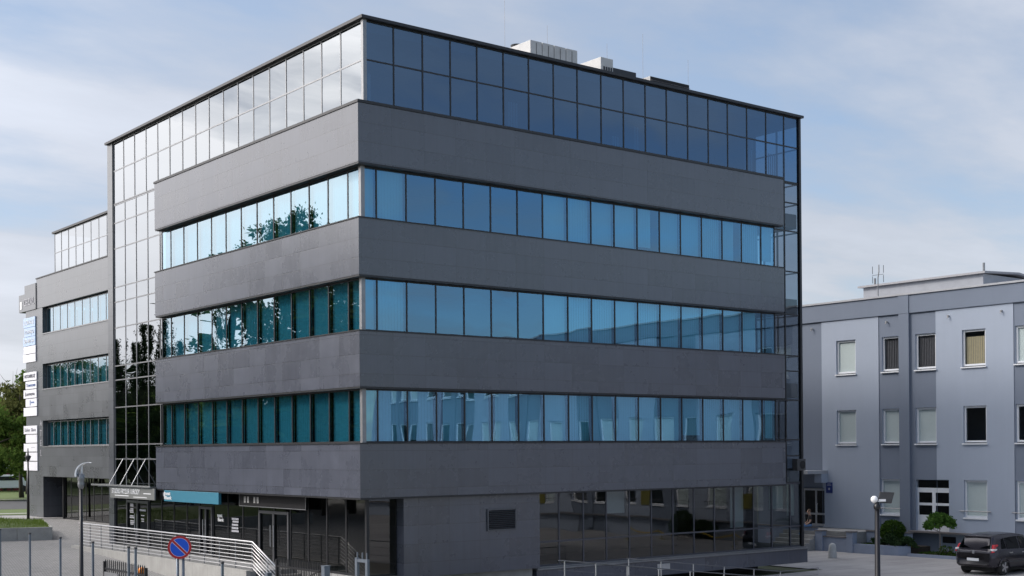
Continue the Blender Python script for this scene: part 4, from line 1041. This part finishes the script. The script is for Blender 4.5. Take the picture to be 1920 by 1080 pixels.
# lamp at the right
l3 = thing('street_lamp', 'thick black lamp post with a white globe and a tilted square floodlight', 'street lamp', on_ray(1643.5, 40.6, 0)); hz = 3.5
mb = MB(); mb.tube([(0,0,0),(0,0,.4),(0,0,.42),(0,0,hz-.25)], [.13,.13,.09,.072], 14); obj('pole', mb, M['black_paint'], l3, smooth=True)
mb = MB(); mb.lathe([(.075,hz-.25),(.10,hz-.22),(.10,hz-.13),(.07,hz-.1),(.07,hz-.02)], 14); obj('collar', mb, M['black_paint'], l3, smooth=True)
mb = MB(); mb.lathe([(.01,-.12)]+[(.108*math.cos(R(a)), .108*math.sin(R(a))) for a in range(-70, 90, 15)]+[(.005,.108)], 16); mb.v = [(x+vr.x*-.08, y+vr.y*-.08, z+hz+.05) for x, y, z in mb.v]; obj('globe', mb, M['lamp_white'], l3, smooth=True)
mb = MB(); mb.tube([(0,0,hz-.05), vr*.12+Vector((0,0,hz+.03))], .03, 6); mb.obox(vr*.15+Vector((0,0,hz+.02)), vr*.10, vf*.04, Vector((0,0,.035))); obj('bracket', mb, M['lamp_white'], l3)
mb = MB(); mb.obox(vr*.27+Vector((0,0,hz+.10))-vf*.05, vr*.21+Vector((0,0,-.012)), vf*.04, vr*.045+Vector((0,0,.165)), 0); obj('floodlight', mb, M['plastic'], l3, bevel=.01)
mb = MB(); mb.obox(vr*.27+Vector((0,0,hz+.10))-vf*.10, vr*.17+Vector((0,0,-.01)), vf*.008, vr*.035+Vector((0,0,.13)), 0); obj('lens', mb, M['sign_dark'], l3)
# no-stopping sign
sp_ = on_ray(335.5, 33.6, .05); szz = 2.75
sg = thing('no_stopping_sign', 'round blue no stopping sign with red rim and one red bar', 'road sign', sp_)
nb_ = -Vector((math.sin(a_-R(14)), math.cos(a_-R(14)), 0)); nr_ = Vector((-nb_.y, nb_.x, 0))
def disc(r0, r1, off, th, m, nseg=48):
    mb = MB(); n = len(mb.v); k = 0
    for i in range(nseg):
        t_ = 2*math.pi*i/nseg; d = nr_*math.cos(t_)+Vector((0,0,math.sin(t_)))
        for rr_, oo in ((r0, off), (r1, off), (r0, off+th), (r1, off+th)): mb.v.append(tuple(d*rr_+nb_*oo+Vector((0,0,szz-sp_[2]))))
    for i in range(nseg):
        a = i*4; b = ((i+1) % nseg)*4
        for q in ((a+2,a+3,b+3,b+2),(a,b,b+1,a+1),(a+1,b+1,b+3,a+3),(a,a+2,b+2,b)): mb.f.append(q); mb.m.append(0)
    return obj(m[0], mb, m[1], sg)
R_ = .288
disc(.0, R_, 0, .012, ('back_plate', M['alu_mid'])); disc(R_*.80, R_*.995, .013, .004, ('red_rim', M['sign_red'])); disc(.0, R_*.775, .013, .004, ('blue_disc', M['sign_blue'])); disc(R_*.777, R_*.798, .013, .003, ('white_ring', M['text_white']))
mb = MB(); dd = (nr_*-1+Vector((0,0,1))).normalized(); ee = (nr_+Vector((0,0,1))).normalized()
mb.obox(nb_*.019+Vector((0,0,szz-sp_[2])), dd*R_*.79, ee*.027, nb_*.002); obj('red_bar', mb, M['sign_red'], sg)
mb = MB()
for s_ in (-1,1): mb.obox(nb_*.019+Vector((0,0,szz-sp_[2]))+ee*.032*s_, dd*R_*.775, ee*.0045, nb_*.001)
obj('white_line', mb, M['text_white'], sg)
for k in (-.05, .085):
    mb = MB(); q = nr_*k-nb_*.06; mb.tube([q, q+Vector((0,0,szz-sp_[2]+.05 if k < 0 else szz-sp_[2]))], .036, 10); obj('pole', mb, M['post_blue'], sg, smooth=True)
# fence posts
fp = thing('fence_post', 'grey steel fence post at the frame edge, first of the row', 'fence post', (-9, 6.1, .15), group='grey fence posts on the left paving')
mb = MB(); mb.box(-.026,.026,-.026,.026,-.2,2.62); obj('post', mb, M['post_blue'], fp, bevel=.006)
mb = MB(); mb.box(-.031,.031,-.031,.031,2.622,2.67); obj('cap', mb, M['plastic'], fp)
for px, lab in ((55,'grey steel fence post second from the frame edge'),(112,'grey steel fence post just before the curved lamp'),(173,'grey steel fence post between the curved lamp and the black gate'),(240,'grey steel gate post, nearer of the pair by the amber beacon'),(253,'grey steel gate post, farther of the pair by the amber beacon'),(415.5,'grey steel fence post in front of the ramp railing')):
    az = a_+math.atan((px-960)/FPX); dx = -9-cam_loc.x; y = cam_loc.y+dx/math.tan(az)
    dup(fp, (-9, y, .15 if y > -6 else .1), label=lab)
for k in (fp,): pass
# black gates
def gate(label, x, y0, y1, ztop, n, z0=.1, plate=False):
    r = thing('steel_gate', label, 'gate', (x, (y0+y1)/2, z0), wc=True)
    mb = MB(); mb.box(x-.025,x+.025,y1,y0,ztop-.26,ztop-.21); wcpart('rail', mb, M['black_paint'], r); mb = MB(); mb.box(x-.025,x+.025,y1,y0,z0+.15,z0+.21); wcpart('rail', mb, M['black_paint'], r)
    for y in (y0, y1):
        mb = MB(); mb.box(x-.035,x+.035,y-.035,y+.035,z0,ztop-.05); wcpart('stile', mb, M['black_paint'], r)
    mb = MB()
    for i in range(n):
        y = y0+(y1-y0)*(i+.5)/n; mb.box(x-.011,x+.011,y-.011,y+.011,z0+.1,ztop-.03)
        mb.poly([(x-.011,y-.011,ztop-.03),(x+.011,y-.011,ztop-.03),(x,y,ztop+.02)]); mb.poly([(x+.011,y+.011,ztop-.03),(x-.011,y+.011,ztop-.03),(x,y,ztop+.02)])
    b = wcpart('bars', mb, M['black_paint'], r)
    return r
g1 = gate('short black spear topped gate leaf with a red marked plate', -8.75, -1.75, -4.4, 2.36, 20)
mb = MB(); mb.box(-8.81,-8.78,-2.75,-1.85,1.4,2.05); pz = wcpart('plate', mb, M['alu_mid'], g1)
mb = MB(); mb.box(-8.818,-8.811,-2.6,-2.05,1.45,1.77); mb2 = wcpart('red_mark', mb, plain('faded red print', (.32,.12,.12), .6), pz)
g2 = gate('long black spear topped gate leaf between two blue grey posts', -4.0, -2.1, -4.6, 2.16, 28)
mb = MB(); mb.obox((-4.04,-3.85,1.72), (0,-.75,.26), (.012,0,0), (0,.008,.014)); wcpart('brace', mb, M['black_paint'], g2)
for y, lab, wz in ((-4.74,'stout blue grey gate pillar at the end of the long black gate',2.08),(-2.55,'low pale blue gate post before the long black gate',1.78)):
    r = thing('gate_pillar', lab, 'gate pillar', (-3.98 if y < -4 else -4.5, y, 0)); k = .085 if y < -4 else .07
    mb = MB(); mb.box(-k,k,-k,k,0,wz); obj('pillar', mb, M['post_blue'], r, bevel=.01)
    mb = MB(); mb.box(-k-.01,k+.01,-k-.01,k+.01,wz+.001,wz+.02); obj('cap', mb, M['post_blue'], r)
r = thing('spiked_barrier', 'grey steel post frame with three short spikes by the shop corner', 'barrier', on_ray(668, 38.6, 0))
mb = MB(); mb.box(-.04,.04,-.06,.06,0,2.0); mb.box(-.038,.038,-.62,-.5,0,1.98); mb.box(-.03,.03,-.51,-.05,1.88,1.97); obj('frame', mb, M['post_blue'], r)
for y in (-.54,-.3,-.02):
    mb = MB(); mb.box(-.015,.015,y-.015,y+.015,1.97 if y < -.1 else 2.001,2.16); obj('spike', mb, M['post_blue'], r)
bc = thing('gate_beacon', 'amber beacon lamp on a dark gate motor box', 'beacon', on_ray(264, 33.5, .1)); bz = 2.29-.1
mb = MB(); mb.box(-.13,.13,-.12,.12,0,bz-.22); obj('motor_box', mb, M['plastic'], bc, bevel=.015)
mb = MB(); mb.lathe([(.07,bz-.22),(.07,bz-.15)], 12); obj('base', mb, M['black_paint'], bc)
mb = MB(); mb.lathe([(.07,bz-.149),(.075,bz-.05),(.06,bz-.01),(.02,bz+.005)], 14); obj('lens', mb, M['orange'], bc, smooth=True)
# bollards
bo = thing('bollard', 'stubby concrete bollard in front of the low terrace wall', 'bollard', (27.55, 3.73, .012), group='concrete bollards in the yard')
mb = MB(); mb.lathe([(.20,0),(.195,.05),(.17,.5),(.155,.58),(.12,.65),(.06,.69),(.01,.70)], 20); obj('body', mb, plain('pale cast concrete', (.48,.48,.47), .85, var=.12, scale=6, bump=.3), bo, smooth=True)
dup(bo, (25.2, 3.55, .012), label='concrete bollard half hidden by the corner of the office block')
# ------------------------------------------------------------------ roof plant
def roof_box(px, py, Y):
    """point on the plane Y=const seen at that spot of the photograph"""
    d = Rm.transposed() @ Vector(((px-PX)/FPX, (py-PY)/FPX, 1)); k = (Y-cam_loc.y)/d.y; return cam_loc+d*k
def unit(label, pxl, pxr, pyt, Y, depth, cells, kind_, zb=H1+.03):
    a, b = roof_box(pxl, pyt, Y), roof_box(pxr, pyt, Y); top = a.z
    r = thing('air_conditioning_unit', label, 'air conditioner', ((a.x+b.x)/2, Y+depth/2, zb), group='plant on the office roof', wc=True)
    n = cells; wdt = (b.x-a.x)/n
    for i in range(n):
        mb = MB(); mb.box(a.x+wdt*i+.015, a.x+wdt*(i+1)-.015, Y, Y+depth, zb+.12, top); wcpart('casing', mb, M['white_metal'], r, bevel=.015)
        if kind_ == 'fan':
            mb = MB(); mb.box(a.x+wdt*i+.03, a.x+wdt*(i+1)-.03, Y-.012, Y-.002, zb+.75, zb+.765); mb.box(a.x+wdt*(i+.5)-.008, a.x+wdt*(i+.5)+.008, Y-.012, Y-.002, zb+.78, top-.08)
            for k in range(6): mb.box(a.x+wdt*i+.12, a.x+wdt*(i+1)-.12, Y-.014, Y-.002, zb+.22+k*.08, zb+.25+k*.08)
            wcpart('front_grille', mb, M['plastic'], r)
            mb = MB(); cx = a.x+wdt*(i+.5); mb.lathe([(wdt*.38,0),(wdt*.42,.12),(wdt*.36,.12)], 16, (cx, Y+depth/2, top+.001)); wcpart('fan_shroud', mb, M['alu_dark'], r)
            mb = MB()
            for k in range(5): mb.box(a.x-.012, a.x+.012, Y+.1, Y+depth-.1, zb+.2+k*.07, zb+.22+k*.07)
            if i == 0: wcpart('side_grille', mb, M['alu_dark'], r)
    mb = MB(); mb.box(a.x, b.x, Y+.05, Y+.15, zb-.02, zb+.12); mb.box(a.x, b.x, Y+depth-.15, Y+depth-.05, zb-.02, zb+.12); wcpart('base_rail', mb, M['alu_dark'], r)
    return r, a, b, top
unit('row of four joined white air conditioning cabinets on the roof', 994, 1083, 74, 4.2, 2.4, 4, 'fan')
u, a, b, top = unit('single tall white air handling box with a square grille', 1126, 1150, 106, 4.6, 2.6, 1, 'box')
mb = MB()
for i in range(4): mb.box(a.x+.15+i*.13, a.x+.23+i*.13, 4.585, 4.597, top-.78, top-.36)
wcpart('grille', mb, M['alu_dark'], u)
r = thing('air_duct', 'low dark and white air duct beside the tall air handling box', 'air duct', (b.x+.7, 5.4, H1+.03), wc=True); c2 = roof_box(1192, 137, 5.2)
mb = MB(); mb.box(b.x+.05, c2.x, 5.2, 6.2, H1+.03, c2.z-.2); wcpart('casing', mb, M['white_metal'], r)
mb = MB(); mb.box(b.x+.05, c2.x, 5.18, 6.22, c2.z-.199, c2.z); wcpart('top_rail', mb, M['alu_dark'], r)
p1, p2 = roof_box(1222, 142.5, 4.4), roof_box(1295, 157.5, 4.4)
r = thing('louvre_unit', 'long low roof unit with dark horizontal louvres', 'air conditioner', ((p1.x+p2.x)/2, 5.2, H1+.03), wc=True); tz = (p1.z+p2.z)/2
mb = MB(); mb.box(p1.x, p2.x, 4.5, 6.2, H1+.03, tz); wcpart('casing', mb, M['white_metal'], r)
mb = MB(); mb.box(p1.x+.02, p2.x-.02, 4.47, 4.497, H1+.05, tz-.02); wcpart('louvre_back', mb, M['dark'], r)
mb = MB()
for i in range(9):
    z = H1+.08+i*(tz-H1-.1)/9; mb.obox(((p1.x+p2.x)/2, 4.43, z+.04), ((p2.x-p1.x)/2-.03,0,0), (0,.03,.018), (0,-.004,.006))
wcpart('louvres', mb, M['alu_ramp'], r)
for px, py, Y, lab in ((1026,48,5.2,'thin lightning rod behind the four white cabinets'),(1138,82,6,'short thin rod behind the tall air handling box'),(1205,64,7,'tallest thin rod on the roof beside the duct'),(1290,112,7,'short thin rod behind the louvred unit'),(946,0,8,'faint long rod left of the white cabinets')):
    p = roof_box(px, py, Y); mb = MB(); mb.tube([(0,0,0),(0,0,p.z-H1-.03)], .007, 5)
    o = tag(obj('lightning_rod', mb, M['alu_mid']), lab, 'lightning rod', 'lightning rods on the office roof'); o.location = (p.x, Y, H1+.03)
# split unit modelled in place of a reflection in the end strip glass
r = thing('mirrored_air_conditioner', 'small air conditioner with a round fan, standing in for a reflection in the end strip of the office block', 'air conditioner', (21.2, .52, 4.4))
mb = MB(); mb.box(-.26,.26,-.28,.0,-.24,.24); obj('casing', mb, M['plastic'], r, bevel=.015)
mb = MB(); mb.lathe([(.17,0),(.17,.012),(.02,.02)], 18); mb.v = [(x+.06, -.281-z, y) for x, y, z in mb.v]; obj('fan', mb, M['dark'], r)

# ------------------------------------------------------------------ car
car = thing('parked_car', 'dark grey family car parked nose in beside the low planter', 'car', (25.1, -5.1, .012))
# sections along the length (x from rear bumper): half width at sill, belt, roof; heights
secs = [ # x, z_low, z_belt, z_roof, w_low, w_belt, w_roof
 (0.00,.42,.86,.88,.70,.74,.70),(0.06,.34,.95,1.00,.80,.82,.74),(0.30,.30,1.0,1.50,.86,.87,.60),(0.50,.28,1.0,1.57,.88,.88,.62),(1.10,.26,.99,1.62,.89,.89,.66),(1.9,.26,.97,1.62,.89,.89,.67),(2.5,.26,.95,1.55,.89,.89,.65),(3.0,.26,.94,1.28,.89,.88,.70),(3.42,.27,.93,1.0,.88,.86,.76),(3.95,.28,.80,.84,.86,.80,.70),(4.22,.32,.66,.68,.78,.70,.60),(4.28,.38,.52,.54,.70,.62,.5)]
mb = MB(); NS = 14
for (x, zl, zb, zr, wl_, wb, wr) in secs:
    prof_ = [(wl_*.85, zl), (wl_*.98, zl+.08), (wl_*1.0, (zl+zb)*.5), (wb, zb), (wb*.985, zb+.02*(zr-zb)), (wr+(wb-wr)*.35, zb+(zr-zb)*.62), (wr, zr-.05*(zr-zb)), (wr*.72, zr)]
    ring = [(x, w_, z) for w_, z in prof_] + [(x, 0, zr+.012)] + [(x, -w_, z) for w_, z in reversed(prof_)]
    mb.v += ring
K = 17
for i in range(len(secs)-1):
    for k in range(K):
        k2 = (k+1) % K
        mb.f.append((i*K+k, i*K+k2, (i+1)*K+k2, (i+1)*K+k)); mb.m.append(0)
mb.f.append(tuple(range(K))); mb.m.append(0); mb.f.append(tuple((len(secs)-1)*K+k for k in reversed(range(K)))); mb.m.append(0)
mb.f = [tuple(reversed(q)) for q in mb.f]
body = obj('body', mb, M['carpaint'], car, smooth=True)
mb = MB(); mb.box(.35,4.0,-.66,.66,.15,.34); obj('underbody_shade', mb, M['rubber'], car)  # black box under the body, added to deepen the shade beneath the car
def side_y(x, z):
    """outer half width of the greenhouse at x, z"""
    for s0, s1 in zip(secs, secs[1:]):
        if s0[0] <= x <= s1[0]:
            f = (x-s0[0])/(s1[0]-s0[0]); q = [a+(b-a)*f for a, b in zip(s0, s1)]; break
    zb, zr, wb, wr = q[2], q[3], q[5], q[6]; g = (z-zb)/max(.01, zr-zb)
    return wb+(wr+(wb-wr)*.35-wb)*g/.62 if g < .62 else wr+(wb-wr)*.35*(1-(g-.62)/.33)
def side_glass(pts, s_):
    mb = MB(); mb.poly([(x, s_*(side_y(x, z)+.012), z) for x, z in (pts if s_ > 0 else pts[::-1])]); mb.poly([(x, s_*(side_y(x, z)+.004), z) for x, z in (pts[::-1] if s_ > 0 else pts)]); return mb
for s_ in (1, -1):
    for pts in ([(.62,1.06),(.95,1.06),(.95,1.45),(.80,1.42)], [(1.02,1.05),(1.88,1.03),(1.88,1.50),(1.02,1.46)], [(1.98,1.03),(2.85,1.01),(2.62,1.34),(2.35,1.47),(1.98,1.50)]):
        obj('side_window', side_glass(pts, s_), M['car_glass'], car)
    mb = MB(); mb.box(1.12,1.32,s_*.885,s_*.925,.86,.90); obj('door_handle', mb, M['rim'], car); mb = MB(); mb.box(2.05,2.25,s_*.885,s_*.925,.85,.89); obj('door_handle', mb, M['rim'], car)
    mb = MB(); mb.box(.03,.34,s_*.845,s_*.70,.92,1.22); mb.v = [(x+(.20*max(0,(z-.95)/.3)), y-(s_*.06 if z > 1.2 else 0), z) for x, y, z in mb.v]
    tl = obj('tail_lamp', mb, M['tail_red'], car, bevel=.02)
    mb = MB(); mb.box(.035,.3,s_*.852,s_*.695,.98,1.06); mb.v = [(x+.03, y, z) for x, y, z in mb.v]; obj('reversing_lens', mb, M['lamp_white'], tl, bevel=.01)
    mb = MB(); mb.box(2.72,2.95,s_*.9,s_*1.06,1.02,1.16); obj('door_mirror', mb, M['carpaint'], car, bevel=.03)
    mb = MB(); mb.box(.9,3.0,s_*.885,s_*.905,.50,.55); obj('door_strip', mb, M['plastic'], car)
mb = MB()
mb.poly([(.105,.70,1.06),(.105,-.70,1.06),(.315,-.60,1.47),(.315,.60,1.47)]); mb.v = [(x-.02, y, z) for x, y, z in mb.v]
obj('rear_window', mb, M['car_glass'], car)
mb = MB(); mb.poly([(.09,.72,1.04),(.09,.72,1.045),(.09,-.72,1.045),(.09,-.72,1.04)][::-1]); mb.box(.27,.36,-.58,.58,1.49,1.53); obj('rear_spoiler', mb, M['carpaint'], car, bevel=.01)
mb = MB(); mb.box(-.06,.35,-.80,.80,.36,.60); mb.v = [(x+.16*abs(y/.8)**4*(1 if x < 0 else 0), y, z) for x, y, z in mb.v]; obj('rear_bumper', mb, M['plastic'], car, bevel=.05)
mb = MB(); mb.box(-.085,-.07,-.26,.26,.57,.68); mb.v = [(x+.05, y+.0, z) for x, y, z in mb.v]; obj('number_plate', mb, M['text_white'], car)
mb = MB(); mb.obox((.005,0,.92), (.012,0,0), (0,.05,.0), (0,0,.065)); obj('badge', mb, M['rim'], car, bevel=.01)
for x in (.78, 3.42):
    for s_ in (1,-1):
        mb = MB(); mb.tube([(x, s_*.70, .315),(x, s_*.88, .315)], .315, 24); wh = obj('wheel', mb, M['rubber'], car, bevel=.02)
        mb = MB(); mb.tube([(x, s_*.86, .315),(x, s_*.889, .315)], .20, 20)
        obj('rim', mb, M['plastic'], wh)
        mb = MB()
        for k in range(5):
            t_ = k*1.2566; mb.obox((x+math.cos(t_)*.11, s_*.895, .315+math.sin(t_)*.11), (math.cos(t_)*.10,0,math.sin(t_)*.10), (-math.sin(t_)*.035,0,math.cos(t_)*.035), (0,.008,0))
        mb.tube([(x, s_*.887, .315),(x, s_*.905, .315)], .05, 10); obj('spokes', mb, M['rim'], wh)
        mb = MB(); pts = [(x+math.cos(R(a))*.36, s_*.895, .315+math.sin(R(a))*.36) for a in range(-5, 190, 15)]; mb.tube(pts, .03, 6); obj('wheel_arch', mb, M['carpaint'], car, smooth=True)

# ------------------------------------------------------------------ person on the terrace wall
def person(label, loc, rz):
    r = thing('person', label, 'person', loc, rz)
    V = [(0,0,.10,.13,.11),(0,0,.28,.125,.10),(.01,0,.46,.15,.105),(.02,0,.55,.085,.07),(.03,0,.60,.05,.05),(.04,0,.68,.06,.06),
         (0,.19,.50,.055,.055),(.05,.24,.26,.045,.045),(.22,.20,.12,.036,.036),(.32,.15,.10,.04,.022),
         (0,-.19,.50,.055,.055),(.05,-.24,.26,.045,.045),(.22,-.20,.12,.036,.036),(.32,-.15,.10,.04,.022),
         (.0,.09,.08,.1,.1),(.42,.11,.06,.078,.078),(.46,.11,-.36,.052,.052),(.54,.11,-.40,.045,.035),
         (.0,-.09,.08,.1,.1),(.42,-.12,.06,.078,.078),(.48,-.12,-.36,.052,.052),(.57,-.12,-.40,.045,.035)]
    E_ = [(0,1),(1,2),(2,3),(3,4),(4,5),(2,6),(6,7),(7,8),(8,9),(2,10),(10,11),(11,12),(12,13),(0,14),(14,15),(15,16),(16,17),(0,18),(18,19),(19,20),(20,21)]
    me = bpy.data.meshes.new('body'); me.from_pydata([v[:3] for v in V], E_, []); o = bpy.data.objects.new('body', me); COL.objects.link(o)
    md = o.modifiers.new('skin', 'SKIN'); sk = me.skin_vertices[0].data
    for i, v in enumerate(V): sk[i].radius = (v[3], v[4])
    sk[0].use_root = True
    o.modifiers.new('sub', 'SUBSURF').levels = 2; o.modifiers['sub'].render_levels = 2
    dg = bpy.context.evaluated_depsgraph_get(); m2 = bpy.data.meshes.new_from_object(o.evaluated_get(dg)); bpy.data.objects.remove(o)
    m2.materials.clear()
    for k in ('skin','black_cloth','denim'): m2.materials.append(M[k])
    for p in m2.polygons:
        c = p.center; p.use_smooth = True
        p.material_index = 2 if (c.z < .13 and abs(c.y) < .2 and not (c.x > .2 and c.z > .075 and abs(c.y) > .13 and c.x < .36 and c.z > .14)) else (1 if (c.z > .13 and c.z < .57 and not (abs(c.y) > .18 and c.z < .36)) else 0)
    b = bpy.data.objects.new('body', m2); COL.objects.link(b); b.parent = r
    mb = MB(); prof_ = [(.01,-.125)]+[(.088*math.cos(R(a))*(1 if a > 0 else 1-.15*math.sin(R(-a))), .12*math.sin(R(a))) for a in range(-75, 90, 15)]+[(.004,.12)]
    mb.lathe(prof_, 18, (.055,0,.75)); mb.v = [(x*1.0+(.02 if z < .72 and x > .08 else 0), y*.86, z) for x, y, z in mb.v]
    mb.obox((.155,0,.745), (.014,0,0), (0,.012,0), (-.006,0,.022))
    for s_ in (-1,1): mb.obox((.05,s_*.078,.75), (.016,0,0), (0,.008,0), (0,0,.028))
    obj('head', mb, M['skin'], r, smooth=True)
    mb = MB(); mb.lathe([(.095*math.cos(R(a)), .127*math.sin(R(a))) for a in range(-10, 90, 14)]+[(.004,.128)], 18, (.042,0,.757)); mb.v = [(x, y*.9, z) for x, y, z in mb.v if True]; obj('hair', mb, M['hair'], r, smooth=True)
    for s_ in (-1,1):
        hm = MB()
        for f in range(4): hm.tube([(.32,s_*(.12+f*.018),.10),(.36,s_*(.12+f*.018),.095),(.385,s_*(.122+f*.017),.075)], [.009,.008,.006], 6)
        hm.tube([(.31,s_*.125,.11),(.335,s_*.10,.115),(.35,s_*.095,.10)], [.010,.009,.007], 6); obj('fingers', hm, M['skin'], r, smooth=True)
    return r
person('person in a black top and blue jeans sitting on the low terrace wall', (31.04, 7.86, 1.15), R(142))

# ------------------------------------------------------------------ render settings
sc.render.engine = 'CYCLES'
sc.cycles.use_denoising = True
try: sc.cycles.denoiser = 'OPENIMAGEDENOISE'
except Exception: pass
sc.cycles.max_bounces = 10; sc.cycles.glossy_bounces = 6; sc.cycles.transparent_max_bounces = 24; sc.cycles.diffuse_bounces = 4
sc.cycles.caustics_reflective = False; sc.cycles.caustics_refractive = False; sc.cycles.sample_clamp_indirect = 6
